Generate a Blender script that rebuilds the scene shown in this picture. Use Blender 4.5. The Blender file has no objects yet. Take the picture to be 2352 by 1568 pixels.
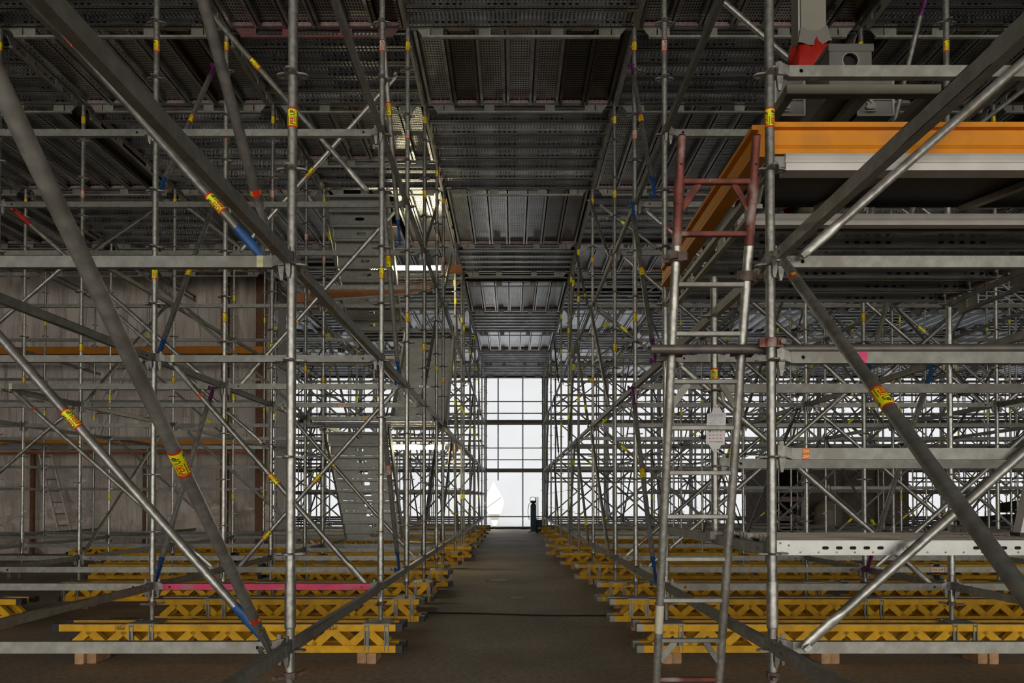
import bpy, bmesh, math, random
from mathutils import Vector, Matrix, noise
from mathutils.geometry import tessellate_polygon
random.seed(7)
S = bpy.context.scene
COL = S.collection

# ---------------------------------------------------------------- camera, sky, exposure
cam = bpy.data.cameras.new('camera')
cam.sensor_width = 36.0
cam.lens = 1604.0 / 2352.0 * 36.0
cam.shift_y = 338.0 / 2352.0
cam.clip_start = 0.05
cam_o = bpy.data.objects.new('camera', cam)
cam_o.location = (-0.10, 0.0, 1.39)
cam_o.rotation_euler = (math.radians(90) + 0.0155, 0, 0)
COL.objects.link(cam_o)
S.camera = cam_o

world = bpy.data.worlds.new('sky')
S.world = world
world.use_nodes = True
bg = world.node_tree.nodes['Background']
bg.inputs[0].default_value = (1.0, 0.955, 0.88, 1)      # bright overcast sky
bg.inputs[1].default_value = 3.6

S.view_settings.view_transform = 'Standard'
S.view_settings.look = 'None'
S.view_settings.gamma = 1.0
S.view_settings.use_curve_mapping = False
S.view_settings.exposure = 0.36

# ---------------------------------------------------------------- materials
def new_mat(name):
    m = bpy.data.materials.new(name)
    m.use_nodes = True
    nt = m.node_tree
    return m, nt, nt.nodes['Principled BSDF']

def N(nt, kind, **kw):
    n = nt.nodes.new(kind)
    for k, v in kw.items():
        setattr(n, k, v)
    return n

def ramp(nt, fac, stops):
    r = N(nt, 'ShaderNodeValToRGB')
    el = r.color_ramp.elements
    el[0].position, el[0].color = stops[0][0], (*stops[0][1], 1)
    el[1].position, el[1].color = stops[-1][0], (*stops[-1][1], 1)
    for p, c in stops[1:-1]:
        e = el.new(p)
        e.color = (*c, 1)
    nt.links.new(fac, r.inputs[0])
    return r.outputs[0]

def sc(c, f):
    return tuple(min(1.0, x * f) for x in c)

def metal(name, col, rough=0.45, metallic=0.6, scale=18.0, vary=0.25, stain=None, bump=0.0, rnd=0.25, detail=5.0):
    """noise-mottled metal or paint; brightness differs a little from object to object"""
    m, nt, b = new_mat(name)
    tc = N(nt, 'ShaderNodeTexCoord')
    no = N(nt, 'ShaderNodeTexNoise')
    no.inputs['Scale'].default_value = scale
    no.inputs['Detail'].default_value = detail
    nt.links.new(tc.outputs['Object'], no.inputs['Vector'])
    stops = [(0.3, sc(col, 1 - vary)), (0.7, sc(col, 1 + vary))]
    c = ramp(nt, no.outputs['Fac'], stops)
    if stain:
        n2 = N(nt, 'ShaderNodeTexNoise')
        n2.inputs['Scale'].default_value = 5.0
        n2.inputs['Detail'].default_value = 8.0
        nt.links.new(tc.outputs['Object'], n2.inputs['Vector'])
        f = ramp(nt, n2.outputs['Fac'], [(0.52, (0, 0, 0)), (0.66, (1, 1, 1))])
        mx = N(nt, 'ShaderNodeMixRGB')
        mx.inputs[2].default_value = (*stain, 1)
        nt.links.new(f, mx.inputs[0])
        nt.links.new(c, mx.inputs[1])
        c = mx.outputs[0]
    if rnd:
        oi = N(nt, 'ShaderNodeObjectInfo')
        mr = N(nt, 'ShaderNodeMapRange')
        mr.inputs[3].default_value = 1 - rnd
        mr.inputs[4].default_value = 1 + rnd
        nt.links.new(oi.outputs['Random'], mr.inputs[0])
        mu = N(nt, 'ShaderNodeVectorMath', operation='SCALE')
        nt.links.new(c, mu.inputs[0])
        nt.links.new(mr.outputs[0], mu.inputs['Scale'])
        c = mu.outputs[0]
    nt.links.new(c, b.inputs['Base Color'])
    b.inputs['Metallic'].default_value = metallic
    b.inputs['Roughness'].default_value = rough
    if bump:
        bp = N(nt, 'ShaderNodeBump')
        bp.inputs['Strength'].default_value = bump
        bp.inputs['Distance'].default_value = 0.01
        nt.links.new(no.outputs['Fac'], bp.inputs['Height'])
        nt.links.new(bp.outputs[0], b.inputs['Normal'])
    return m

def flat(name, col, rough=0.6, metallic=0.0):
    m, nt, b = new_mat(name)
    b.inputs['Base Color'].default_value = (*col, 1)
    b.inputs['Roughness'].default_value = rough
    b.inputs['Metallic'].default_value = metallic
    return m

M = {}
M['galv'] = metal('galvanised_steel', (0.41, 0.405, 0.37), 0.43, 0.8, 34, 0.32, stain=(0.29, 0.275, 0.24), bump=0.16)
M['galv_bar'] = metal('galvanised_bar', (0.26, 0.258, 0.232), 0.5, 0.5, 22, 0.2, stain=(0.21, 0.195, 0.165))
M['galv_brace'] = metal('galvanised_brace', (0.36, 0.35, 0.32), 0.42, 0.75, 24, 0.26, stain=(0.25, 0.24, 0.205), bump=0.25)
M['galv_far'] = metal('galvanised_far', (0.25, 0.245, 0.225), 0.5, 0.5, 6, 0.2, rnd=0.3)
M['cast'] = metal('forged_head', (0.24, 0.23, 0.21), 0.55, 0.5, 30, 0.25, bump=0.2)
M['silver'] = metal('silver_deck_edge', (0.38, 0.38, 0.36), 0.35, 0.5, 12, 0.1, rnd=0.05)
M['alu'] = metal('aluminium', (0.30, 0.29, 0.27), 0.34, 0.85, 8, 0.12, rnd=0.1)
M['alu_stair'] = metal('aluminium_stair', (0.24, 0.24, 0.21), 0.5, 0.45, 10, 0.15, rnd=0.1)
M['alu_white'] = metal('pale_aluminium', (0.50, 0.475, 0.44), 0.5, 0.25, 5, 0.12, rnd=0.05)
M['yellow'] = metal('yellow_glazed_timber', (0.66, 0.35, 0.003), 0.7, 0.0, 9, 0.18, stain=(0.52, 0.27, 0.006), rnd=0.10)
M['dusty'] = metal('dusty_timber_top', (0.20, 0.165, 0.12), 0.9, 0.0, 12, 0.3, rnd=0.1)
M['black'] = flat('black_plastic', (0.012, 0.012, 0.012), 0.5)
M['hole'] = flat('dark_hole', (0.01, 0.01, 0.01), 0.9)
M['st_yellow'] = flat('sticker_yellow', (0.80, 0.78, 0.01), 0.45)
M['st_white'] = flat('sticker_white', (0.62, 0.58, 0.46), 0.5)
M['st_red'] = flat('sticker_red', (0.55, 0.025, 0.015), 0.45)
M['st_black'] = flat('sticker_black', (0.012, 0.012, 0.012), 0.5)
M['st_pale'] = flat('sticker_pale_yellow', (0.60, 0.60, 0.40), 0.6)
M['st_pale_ink'] = flat('sticker_faded_ink', (0.50, 0.52, 0.05), 0.6)
M['st_orange'] = flat('sticker_orange_red', (0.62, 0.07, 0.02), 0.45)
M['blue'] = metal('blue_marking_paint', (0.012, 0.07, 0.22), 0.5, 0.1, 12, 0.3, rnd=0)
M['purple'] = metal('purple_marking_paint', (0.11, 0.015, 0.10), 0.5, 0.1, 12, 0.3, rnd=0)
M['red_mark'] = metal('red_marking_paint', (0.30, 0.02, 0.015), 0.5, 0.1, 12, 0.3, rnd=0)
M['pink'] = metal('pink_sprayed_steel', (0.60, 0.03, 0.13), 0.5, 0.1, 7, 0.25, stain=(0.45, 0.13, 0.17), rnd=0)
M['orange'] = metal('orange_powder_coat', (0.60, 0.22, 0.006), 0.5, 0.1, 3, 0.12, stain=(0.50, 0.19, 0.02), rnd=0.08)
M['rust'] = metal('red_oxide_worn', (0.17, 0.045, 0.032), 0.6, 0.3, 14, 0.4, stain=(0.34, 0.29, 0.26), rnd=0)
M['rust_grey'] = metal('rusty_clamp', (0.16, 0.115, 0.095), 0.7, 0.4, 25, 0.4, rnd=0.1, bump=0.3)
M['dark_tube'] = metal('dark_weathered_tube', (0.14, 0.125, 0.11), 0.5, 0.5, 10, 0.25, rnd=0)
M['pinkrust'] = metal('dull_pink_bracket', (0.26, 0.19, 0.18), 0.6, 0.4, 25, 0.3)
M['wood'] = metal('raw_timber_block', (0.42, 0.24, 0.12), 0.8, 0.0, 16, 0.25, rnd=0.15)
M['wood_brown'] = metal('brown_timber', (0.17, 0.075, 0.035), 0.7, 0.0, 8, 0.3, rnd=0.1)
M['wood_orange'] = metal('orange_brown_timber', (0.36, 0.13, 0.035), 0.6, 0.0, 8, 0.2, rnd=0.05)
M['ply'] = metal('black_film_plywood', (0.016, 0.012, 0.010), 0.55, 0.0, 5, 0.3, rnd=0)
M['tan'] = metal('tan_painted_steel', (0.21, 0.19, 0.145), 0.5, 0.15, 6, 0.12, rnd=0.05)
M['ladder_pale'] = metal('pale_worn_ladder', (0.66, 0.60, 0.57), 0.5, 0.0, 6, 0.12, rnd=0)
M['column'] = metal('grey_green_column_paint', (0.25, 0.235, 0.185), 0.5, 0.1, 3, 0.06, rnd=0)
M['red_plastic'] = metal('red_plastic_sheet', (0.34, 0.018, 0.012), 0.28, 0.0, 6, 0.25, rnd=0, bump=0.5)
M['clear_tape'] = flat('grey_tape', (0.20, 0.185, 0.165), 0.25)
M['cyl_blue'] = flat('gas_bottle_blue', (0.03, 0.10, 0.16), 0.45)
M['maroon'] = metal('maroon_overspray_steel', (0.13, 0.07, 0.07), 0.5, 0.3, 10, 0.3, stain=(0.2, 0.05, 0.05), rnd=0)
M['red_tube'] = metal('orange_red_rail', (0.42, 0.075, 0.025), 0.5, 0.2, 4, 0.1, rnd=0)
M['concrete_wall'] = metal('brown_grey_board', (0.15, 0.12, 0.10), 0.85, 0.0, 2.5, 0.2, rnd=0)
M['pile'] = metal('dark_stacked_material', (0.035, 0.028, 0.023), 0.9, 0.0, 5, 0.4, rnd=0.1)
M['plastic_film'] = metal('dusty_plastic_cover', (0.24, 0.20, 0.15), 0.5, 0.0, 6, 0.3, rnd=0)
M['paper'] = flat('white_laminated_card', (0.55, 0.54, 0.54), 0.35)
M['ink'] = flat('grey_print', (0.16, 0.16, 0.17), 0.6)
M['ink_blue'] = flat('blue_print', (0.05, 0.14, 0.35), 0.6)
M['roof_dark'] = metal('roof_underside', (0.05, 0.045, 0.04), 0.9, 0.0, 1, 0.2, rnd=0)
M['wall_plain'] = metal('hall_wall', (0.13, 0.115, 0.10), 0.9, 0.0, 1, 0.2, rnd=0)

def make_deck(name, col, perforated):
    m, nt, b = new_mat(name)
    tc = N(nt, 'ShaderNodeTexCoord')
    no = N(nt, 'ShaderNodeTexNoise')
    no.inputs['Scale'].default_value = 4
    nt.links.new(tc.outputs['Object'], no.inputs['Vector'])
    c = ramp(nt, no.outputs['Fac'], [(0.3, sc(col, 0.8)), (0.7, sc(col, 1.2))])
    oi = N(nt, 'ShaderNodeObjectInfo')
    mr = N(nt, 'ShaderNodeMapRange')
    mr.inputs[3].default_value, mr.inputs[4].default_value = 0.7, 1.25
    nt.links.new(oi.outputs['Random'], mr.inputs[0])
    mu = N(nt, 'ShaderNodeVectorMath', operation='SCALE')
    nt.links.new(c, mu.inputs[0])
    nt.links.new(mr.outputs[0], mu.inputs['Scale'])
    c = mu.outputs[0]
    if perforated:      # punched dots and cross beads of the steel sheet
        sx = N(nt, 'ShaderNodeSeparateXYZ')
        nt.links.new(tc.outputs['Object'], sx.inputs[0])
        def fr(sock, pitch):
            a = N(nt, 'ShaderNodeMath', operation='DIVIDE')
            a.inputs[1].default_value = pitch
            nt.links.new(sock, a.inputs[0])
            f = N(nt, 'ShaderNodeMath', operation='FRACT')
            nt.links.new(a.outputs[0], f.inputs[0])
            s = N(nt, 'ShaderNodeMath', operation='SUBTRACT')
            s.inputs[1].default_value = 0.5
            nt.links.new(f.outputs[0], s.inputs[0])
            return s.outputs[0]
        cb = N(nt, 'ShaderNodeCombineXYZ')
        fx = fr(sx.outputs[0], 0.045)
        nt.links.new(fx, cb.inputs[0])
        nt.links.new(fr(sx.outputs[1], 0.032), cb.inputs[1])
        ln = N(nt, 'ShaderNodeVectorMath', operation='LENGTH')
        nt.links.new(cb.outputs[0], ln.inputs[0])
        lt = N(nt, 'ShaderNodeMath', operation='LESS_THAN')
        lt.inputs[1].default_value = 0.27
        nt.links.new(ln.outputs['Value'], lt.inputs[0])
        ay = N(nt, 'ShaderNodeMath', operation='ABSOLUTE')
        nt.links.new(sx.outputs[1], ay.inputs[0])
        ly = N(nt, 'ShaderNodeMath', operation='LESS_THAN')
        ly.inputs[1].default_value = 0.115
        nt.links.new(ay.outputs[0], ly.inputs[0])
        mm = N(nt, 'ShaderNodeMath', operation='MULTIPLY')
        nt.links.new(lt.outputs[0], mm.inputs[0])
        nt.links.new(ly.outputs[0], mm.inputs[1])
        mx = N(nt, 'ShaderNodeMixRGB')
        mx.inputs[2].default_value = (0.01, 0.01, 0.01, 1)
        def op(kind, a, b2):
            n = N(nt, 'ShaderNodeMath', operation=kind)
            for i, q in enumerate((a, b2)):
                if q is None: continue
                if isinstance(q, (int, float)): n.inputs[i].default_value = q
                else: nt.links.new(q, n.inputs[i])
            return n.outputs[0]
        nx = N(nt, 'ShaderNodeSeparateXYZ'); nt.links.new(tc.outputs['Normal'], nx.inputs[0])
        side = op('GREATER_THAN', op('ABSOLUTE', nx.outputs[1], None), 0.7)
        ob = op('LESS_THAN', op('ABSOLUTE', fr(sx.outputs[0], 0.072), None), 0.24)
        gr = op('GREATER_THAN', fr(sx.outputs[0], 0.62), -0.06)
        zb = op('LESS_THAN', op('ABSOLUTE', op('SUBTRACT', sx.outputs[2], 0.04), None), 0.009)
        fl = op('MULTIPLY', op('MULTIPLY', side, ob), op('MULTIPLY', gr, zb))
        flat_face = op('SUBTRACT', 1.0, side)
        tot = op('MAXIMUM', op('MULTIPLY', mm.outputs[0], flat_face), fl)
        nt.links.new(tot, mx.inputs[0])
        nt.links.new(c, mx.inputs[1])
        c = mx.outputs[0]
        bp = N(nt, 'ShaderNodeBump')
        bp.inputs['Strength'].default_value = 0.6
        bp.inputs['Distance'].default_value = 0.006
        sb = N(nt, 'ShaderNodeMath', operation='ABSOLUTE')
        nt.links.new(fx, sb.inputs[0])
        nt.links.new(sb.outputs[0], bp.inputs['Height'])
        nt.links.new(bp.outputs[0], b.inputs['Normal'])
    nt.links.new(c, b.inputs['Base Color'])
    b.inputs['Metallic'].default_value = 0.9
    b.inputs['Roughness'].default_value = 0.27
    return m
M['deck'] = make_deck('perforated_deck_steel', (0.36, 0.365, 0.37), True)
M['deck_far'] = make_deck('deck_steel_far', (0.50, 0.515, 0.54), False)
M['deck_brown'] = make_deck('brown_worn_deck_steel', (0.12, 0.10, 0.08), True)

def make_floor():
    m, nt, b = new_mat('dusty_concrete_floor')
    tc = N(nt, 'ShaderNodeTexCoord')
    n1 = N(nt, 'ShaderNodeTexNoise'); n1.inputs['Scale'].default_value = 0.7; n1.inputs['Detail'].default_value = 9
    n2 = N(nt, 'ShaderNodeTexNoise'); n2.inputs['Scale'].default_value = 22; n2.inputs['Detail'].default_value = 6
    for n in (n1, n2):
        nt.links.new(tc.outputs['Object'], n.inputs['Vector'])
    c1 = ramp(nt, n1.outputs['Fac'], [(0.32, (0.25, 0.195, 0.14)), (0.55, (0.36, 0.295, 0.225)), (0.75, (0.46, 0.39, 0.31))])
    c2 = ramp(nt, n2.outputs['Fac'], [(0.35, (0.55, 0.55, 0.55)), (0.6, (1, 1, 1))])
    mx = N(nt, 'ShaderNodeMixRGB', blend_type='MULTIPLY'); mx.inputs[0].default_value = 0.7
    nt.links.new(c1, mx.inputs[1]); nt.links.new(c2, mx.inputs[2])
    nt.links.new(mx.outputs[0], b.inputs['Base Color'])
    b.inputs['Roughness'].default_value = 0.75
    bp = N(nt, 'ShaderNodeBump'); bp.inputs['Strength'].default_value = 0.35; bp.inputs['Distance'].default_value = 0.01
    nt.links.new(n2.outputs['Fac'], bp.inputs['Height']); nt.links.new(bp.outputs[0], b.inputs['Normal'])
    return m
M['floor'] = make_floor()

def make_tarp(name, col, opaque_col=None):
    """thin woven sheet: translucent with a little diffuse reflection"""
    m, nt, b = new_mat(name)
    out = nt.nodes['Material Output']
    nt.nodes.remove(b)
    tc = N(nt, 'ShaderNodeTexCoord')
    n1 = N(nt, 'ShaderNodeTexNoise'); n1.inputs['Scale'].default_value = 0.6; n1.inputs['Detail'].default_value = 6
    nt.links.new(tc.outputs['Object'], n1.inputs['Vector'])
    c = ramp(nt, n1.outputs['Fac'], [(0.3, sc(col, 0.93)), (0.7, col)])
    tr = N(nt, 'ShaderNodeBsdfTranslucent'); nt.links.new(c, tr.inputs[0])
    df = N(nt, 'ShaderNodeBsdfDiffuse'); df.inputs[0].default_value = (0.7, 0.7, 0.7, 1)
    mix = N(nt, 'ShaderNodeMixShader'); mix.inputs[0].default_value = 0.2
    nt.links.new(tr.outputs[0], mix.inputs[1]); nt.links.new(df.outputs[0], mix.inputs[2])
    nt.links.new(mix.outputs[0], out.inputs[0])
    return m
M['tarp'] = make_tarp('white_translucent_tarp', (0.236, 0.251, 0.276))
M['tarp_pole_shade_and_seam'] = make_tarp('tarp_painted_pole_shade', (0.165, 0.175, 0.19))  # silhouettes of poles outside, painted as a darker tarp colour
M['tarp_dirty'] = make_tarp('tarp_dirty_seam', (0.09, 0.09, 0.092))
M['tarp_back'] = make_tarp('dirty_translucent_tarp', (0.42, 0.38, 0.31))

def make_brown_tarp():
    m, nt, b = new_mat('brown_grey_tarp')
    tc = N(nt, 'ShaderNodeTexCoord')
    n1 = N(nt, 'ShaderNodeTexNoise'); n1.inputs['Scale'].default_value = 1.2; n1.inputs['Detail'].default_value = 8
    mp = N(nt, 'ShaderNodeMapping'); mp.inputs['Scale'].default_value = (5, 5, 0.7)
    nt.links.new(tc.outputs['Object'], mp.inputs[0])
    n2 = N(nt, 'ShaderNodeTexNoise'); n2.inputs['Scale'].default_value = 1.5; n2.inputs['Detail'].default_value = 8
    nt.links.new(tc.outputs['Object'], n1.inputs['Vector']); nt.links.new(mp.outputs[0], n2.inputs['Vector'])
    c = ramp(nt, n1.outputs['Fac'], [(0.3, (0.54, 0.475, 0.42)), (0.7, (0.66, 0.59, 0.53))])
    nt.links.new(c, b.inputs['Base Color'])
    b.inputs['Roughness'].default_value = 0.38
    bp = N(nt, 'ShaderNodeBump'); bp.inputs['Strength'].default_value = 1.0; bp.inputs['Distance'].default_value = 0.09
    nt.links.new(n2.outputs['Fac'], bp.inputs['Height']); nt.links.new(bp.outputs[0], b.inputs['Normal'])
    return m
M['tarp_brown'] = make_brown_tarp()

def make_emit(name, col, strength):
    m, nt, b = new_mat(name)
    b.inputs['Base Color'].default_value = (0, 0, 0, 1)
    b.inputs['Emission Color'].default_value = (*col, 1)
    b.inputs['Emission Strength'].default_value = strength
    return m
M['lamp'] = make_emit('tube_lamp_glow', (1.0, 0.87, 0.55), 55.0)

# ---------------------------------------------------------------- mesh builder
class MB:
    def __init__(self):
        self.v, self.f, self.m = [], [], []
    def add(self, verts, faces, mi=0):
        o = len(self.v)
        self.v += [tuple(p) for p in verts]
        self.f += [tuple(i + o for i in q) for q in faces]
        self.m += [mi] * len(faces)
    def box(self, a, b, mi=0, c=0.0):
        x0, y0, z0 = a; x1, y1, z1 = b
        self.add([(x0, y0, z0), (x1, y0, z0), (x1, y1, z0), (x0, y1, z0), (x0, y0, z1), (x1, y0, z1), (x1, y1, z1), (x0, y1, z1)],
                 [(0, 3, 2, 1), (4, 5, 6, 7), (0, 1, 5, 4), (1, 2, 6, 5), (2, 3, 7, 6), (3, 0, 4, 7)], mi)
        return self
    def bar(self, p0, p1, w, h, mi=0, up=(0, 0, 1), c=0.0):
        """rectangular bar from p0 to p1, w across, h along up; c = chamfer"""
        a, b = w / 2, h / 2
        pr = [(-a, -b), (a, -b), (a, b), (-a, b)] if not c else [(-a + c, -b), (a - c, -b), (a, -b + c), (a, b - c), (a - c, b), (-a + c, b), (-a, b - c), (-a, -b + c)]
        return self.sweep(pr, p0, p1, mi, up)
    def sweep(self, prof, p0, p1, mi=0, up=(0, 0, 1)):
        p0, p1 = Vector(p0), Vector(p1)
        x = (p1 - p0).normalized()
        y = Vector(up).cross(x)
        if y.length < 1e-6:
            y = Vector((1, 0, 0)).cross(x)
        y.normalize(); z = x.cross(y)
        n = len(prof)
        vs = [p0 + y * a + z * b for a, b in prof] + [p1 + y * a + z * b for a, b in prof]
        fs = [(i, (i + 1) % n, n + (i + 1) % n, n + i) for i in range(n)]
        self.add(vs, fs, mi)
        o = len(self.v) - 2 * n
        if n <= 8:
            self.f += [tuple(o + i for i in reversed(range(n))), tuple(o + n + i for i in range(n))]
            self.m += [mi, mi]
        else:
            tris = tessellate_polygon([[Vector((a, b, 0)) for a, b in prof]])
            for t in tris:
                self.f += [tuple(o + i for i in t), tuple(o + n + i for i in reversed(t))]
                self.m += [mi, mi]
        return self
    def tube(self, p0, p1, r, n=12, mi=0, r1=None):
        r1 = r if r1 is None else r1
        p0, p1 = Vector(p0), Vector(p1)
        x = (p1 - p0).normalized()
        y = Vector((0, 0, 1)).cross(x)
        if y.length < 1e-4:
            y = Vector((1, 0, 0))
        y.normalize(); z = x.cross(y)
        cs = [(math.cos(2 * math.pi * i / n), math.sin(2 * math.pi * i / n)) for i in range(n)]
        vs = [p0 + (y * a + z * b) * r for a, b in cs] + [p1 + (y * a + z * b) * r1 for a, b in cs]
        fs = [(i, (i + 1) % n, n + (i + 1) % n, n + i) for i in range(n)] + [tuple(reversed(range(n))), tuple(range(n, 2 * n))]
        self.add(vs, fs, mi)
        return self
    def loft(self, rings, mi=0, cap=True):
        n = len(rings[0])
        vs = [p for r in rings for p in r]
        fs = []
        for k in range(len(rings) - 1):
            fs += [(k * n + i, k * n + (i + 1) % n, (k + 1) * n + (i + 1) % n, (k + 1) * n + i) for i in range(n)]
        if cap:
            fs += [tuple(reversed(range(n))), tuple((len(rings) - 1) * n + i for i in range(n))]
        self.add(vs, fs, mi)
        return self
    def plate(self, loops, mat, t, mi=0):
        """flat plate with holes: loops[0] outline, others holes, 2-D points; mat places it, thickness t along local z"""
        L3 = [[Vector((a, b, 0)) for a, b in l] for l in loops]
        flatp = [p for l in L3 for p in l]
        tris = tessellate_polygon(L3)
        if t == 0:      # single sheet
            self.add([mat @ p for p in flatp], [tuple(reversed(q)) for q in tris], mi)
            return self
        n = len(flatp)
        vs = [mat @ p for p in flatp] + [mat @ (p + Vector((0, 0, t))) for p in flatp]
        fs = [tuple(reversed(q)) for q in tris] + [tuple(i + n for i in q) for q in tris]
        o = 0
        for l in L3:
            k = len(l)
            fs += [(o + i, o + (i + 1) % k, n + o + (i + 1) % k, n + o + i) for i in range(k)]
            o += k
        self.add(vs, fs, mi)
        return self
    def merge(self, other, mat=None, mi=None):
        o = len(self.v)
        self.v += [tuple(mat @ Vector(p)) for p in other.v] if mat is not None else list(other.v)
        self.f += [tuple(i + o for i in q) for q in other.f]
        self.m += other.m if mi is None else [mi] * len(other.f)
        return self
    def mesh(self, name, mats, smooth=False):
        me = bpy.data.meshes.new(name)
        me.from_pydata(self.v, [], self.f)
        for m in mats:
            me.materials.append(M[m])
        me.polygons.foreach_set('material_index', self.m)
        if smooth:
            me.polygons.foreach_set('use_smooth', [True] * len(self.f))
            me.set_sharp_from_angle(angle=math.radians(40))
        me.update()
        return me

def obj(name, me, parent=None, mat=None):
    o = bpy.data.objects.new(name, me)
    COL.objects.link(o)
    if parent is not None:
        o.parent = parent
    if mat is not None:
        o.matrix_local = mat
    return o
def tag(o, label=None, cat=None, group=None, kind=None):
    if label: o['label'] = label
    if cat:
        o['category'] = cat
        o['kind'] = 'thing'
    if group: o['group'] = group
    if kind: o['kind'] = kind
    return o
def empty(name, loc):
    o = bpy.data.objects.new(name, None)
    o.empty_display_size = 0.1
    o.location = loc
    COL.objects.link(o)
    return o
def T(x, y, z):
    return Matrix.Translation((x, y, z))
def basis(o, x, y, z):
    m = Matrix((x, y, z)).transposed().to_4x4()
    m.translation = Vector(o)
    return m
def along(p0, p1, zref):
    """frame: local x from p0 to p1, local z near zref"""
    p0, p1 = Vector(p0), Vector(p1)
    x = (p1 - p0).normalized()
    y = Vector(zref).cross(x).normalized()
    z = x.cross(y)
    return basis(p0, x, y, z)
def ngon(r, n, cx=0, cy=0, ry=None, ph=0):
    ry = r if ry is None else ry
    return [(cx + r * math.cos(2 * math.pi * i / n + ph), cy + ry * math.sin(2 * math.pi * i / n + ph)) for i in range(n)]
def slot(cx, cy, w, h, n=4):
    r = h / 2
    pts = []
    for s, a0 in ((1, -90), (-1, 90)):
        for i in range(n + 1):
            a = math.radians(a0 + 180 * i / n)
            pts.append((cx + s * (w / 2 - r) + r * math.cos(a), cy + r * math.sin(a)))
    return pts
def rect(x0, y0, x1, y1):
    return [(x0, y0), (x1, y0), (x1, y1), (x0, y1)]
ORD = ['zeroth', 'first', 'second', 'third', 'fourth', 'fifth', 'sixth', 'seventh', 'eighth', 'ninth', 'tenth', 'eleventh',
       'twelfth', 'thirteenth', 'fourteenth', 'fifteenth', 'sixteenth', 'seventeenth']

# lettering: text as flat mesh data, unit = letter height
TXT = {}
def text2d(s, bold=0.018):
    if s in TXT:
        return TXT[s]
    cu = bpy.data.curves.new('lettering', 'FONT')
    cu.body = s
    cu.size = 1.0
    cu.offset = bold
    cu.resolution_u = 2
    o = bpy.data.objects.new('lettering', cu)
    COL.objects.link(o)
    dg = bpy.context.evaluated_depsgraph_get()
    dg.update()
    me = bpy.data.meshes.new_from_object(o.evaluated_get(dg))
    vs = [(v.co.x, v.co.y) for v in me.vertices]
    fs = [tuple(p.vertices) for p in me.polygons]
    bm = bmesh.new(); bm.from_mesh(me)
    ys = [v.co.y for v in bm.verts]; lo, hi = min(ys), max(ys)
    for i in range(1, 6):
        bmesh.ops.bisect_plane(bm, geom=bm.verts[:] + bm.edges[:] + bm.faces[:], plane_co=(0, lo + (hi - lo) * i / 6, 0), plane_no=(0, 1, 0))
    bm.verts.index_update()
    vs = [(v.co.x, v.co.y) for v in bm.verts]
    fs = [tuple(v.index for v in f.verts) for f in bm.faces]
    bm.free()
    bpy.data.objects.remove(o); bpy.data.curves.remove(cu); bpy.data.meshes.remove(me)
    x0 = min(a for a, b in vs); x1 = max(a for a, b in vs); y0 = min(b for a, b in vs); y1 = max(b for a, b in vs)
    k = 1.0 / (y1 - y0)
    vs = [((a - x0) * k, (b - y0) * k) for a, b in vs]
    TXT[s] = (vs, fs, (x1 - x0) * k)
    return TXT[s]

def sticker_tube(r, L, bgi='st_yellow', rep=4, small=False):
    """printed band round a tube along local x: red edges, red and black words, corner bracket"""
    mb = MB()
    e = 0.0007
    n = 20
    def band(x0, x1, rr, mi):
        vs = [(x, rr * math.cos(2 * math.pi * i / n), rr * math.sin(2 * math.pi * i / n)) for x in (x0, x1) for i in range(n)]
        mb.add(vs, [(i, n + i, n + (i + 1) % n, (i + 1) % n) for i in range(n)], mi)
    w = L * 0.09
    band(w, L - w, r + e, 0)
    band(0, w, r + e * 1.2, 1)
    band(L - w, L, r + e * 1.2, 1)
    if small:
        return mb
    H = 0.62 * 2 * math.pi * r / rep
    pv, pf, pw = text2d('PERI'); uv, uf, uw = text2d('UP')
    gap = 0.35
    tot = (pw + gap + uw)
    cw = (L - 2 * w) * 0.84 / tot          # letter width scale so that the words fill the band
    for k in range(rep):
        a0 = 2 * math.pi * k / rep
        def put(vs, fs, xo, mi):
            out = []
            for a, b in vs:
                th = a0 + (b - 0.5) * H / r
                rr = r + e * 4
                out.append((w * 1.7 + xo + a * cw, rr * math.sin(th), rr * math.cos(th)))
            mb.add(out, fs, mi)
        put(pv, pf, 0, 1)
        put(uv, uf, (pw + gap) * cw, 2)
        # bracket under the words
        put([(-0.18, -0.33), (pw, -0.33), (pw, -0.22), (-0.18, -0.22)], [(0, 1, 2, 3)], 0, 2)
        put([(x_, -.33 + .2 * q_) for q_ in range(7) for x_ in (-.18, -.09)], [(2 * q_, 2 * q_ + 1, 2 * q_ + 3, 2 * q_ + 2) for q_ in range(6)], 0, 2)
    return mb

def sticker_flat(L, H, bg=0, words=(('PERI', 1), ('UP', 2)), mirror=False):
    """printed label in local xz plane facing -y, origin at its centre"""
    mb = MB()
    def q(x0, z0, x1, z1, y, mi):
        mb.add([(x0, y, z0), (x1, y, z0), (x1, y, z1), (x0, y, z1)], [(0, 1, 2, 3)], mi)
    q(-L / 2, -H / 2, L / 2, H / 2, -0.0006, bg)
    q(-L / 2, -H / 2, -L / 2 + L * .05, H / 2, -0.0009, 1)
    q(L / 2 - L * .05, -H / 2, L / 2, H / 2, -0.0009, 1)
    tot = sum(text2d(s)[2] for s, _ in words) + 0.35 * (len(words) - 1)
    k = min(L * 0.82 / tot, H * 0.62)
    x = -tot * k / 2
    for s, mi in words:
        vs, fs, wd = text2d(s)
        mb.add([(x + a * k, -0.0012, (b - 0.5) * k) for a, b in vs], fs, mi)
        x += (wd + 0.35) * k
    return mb

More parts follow.
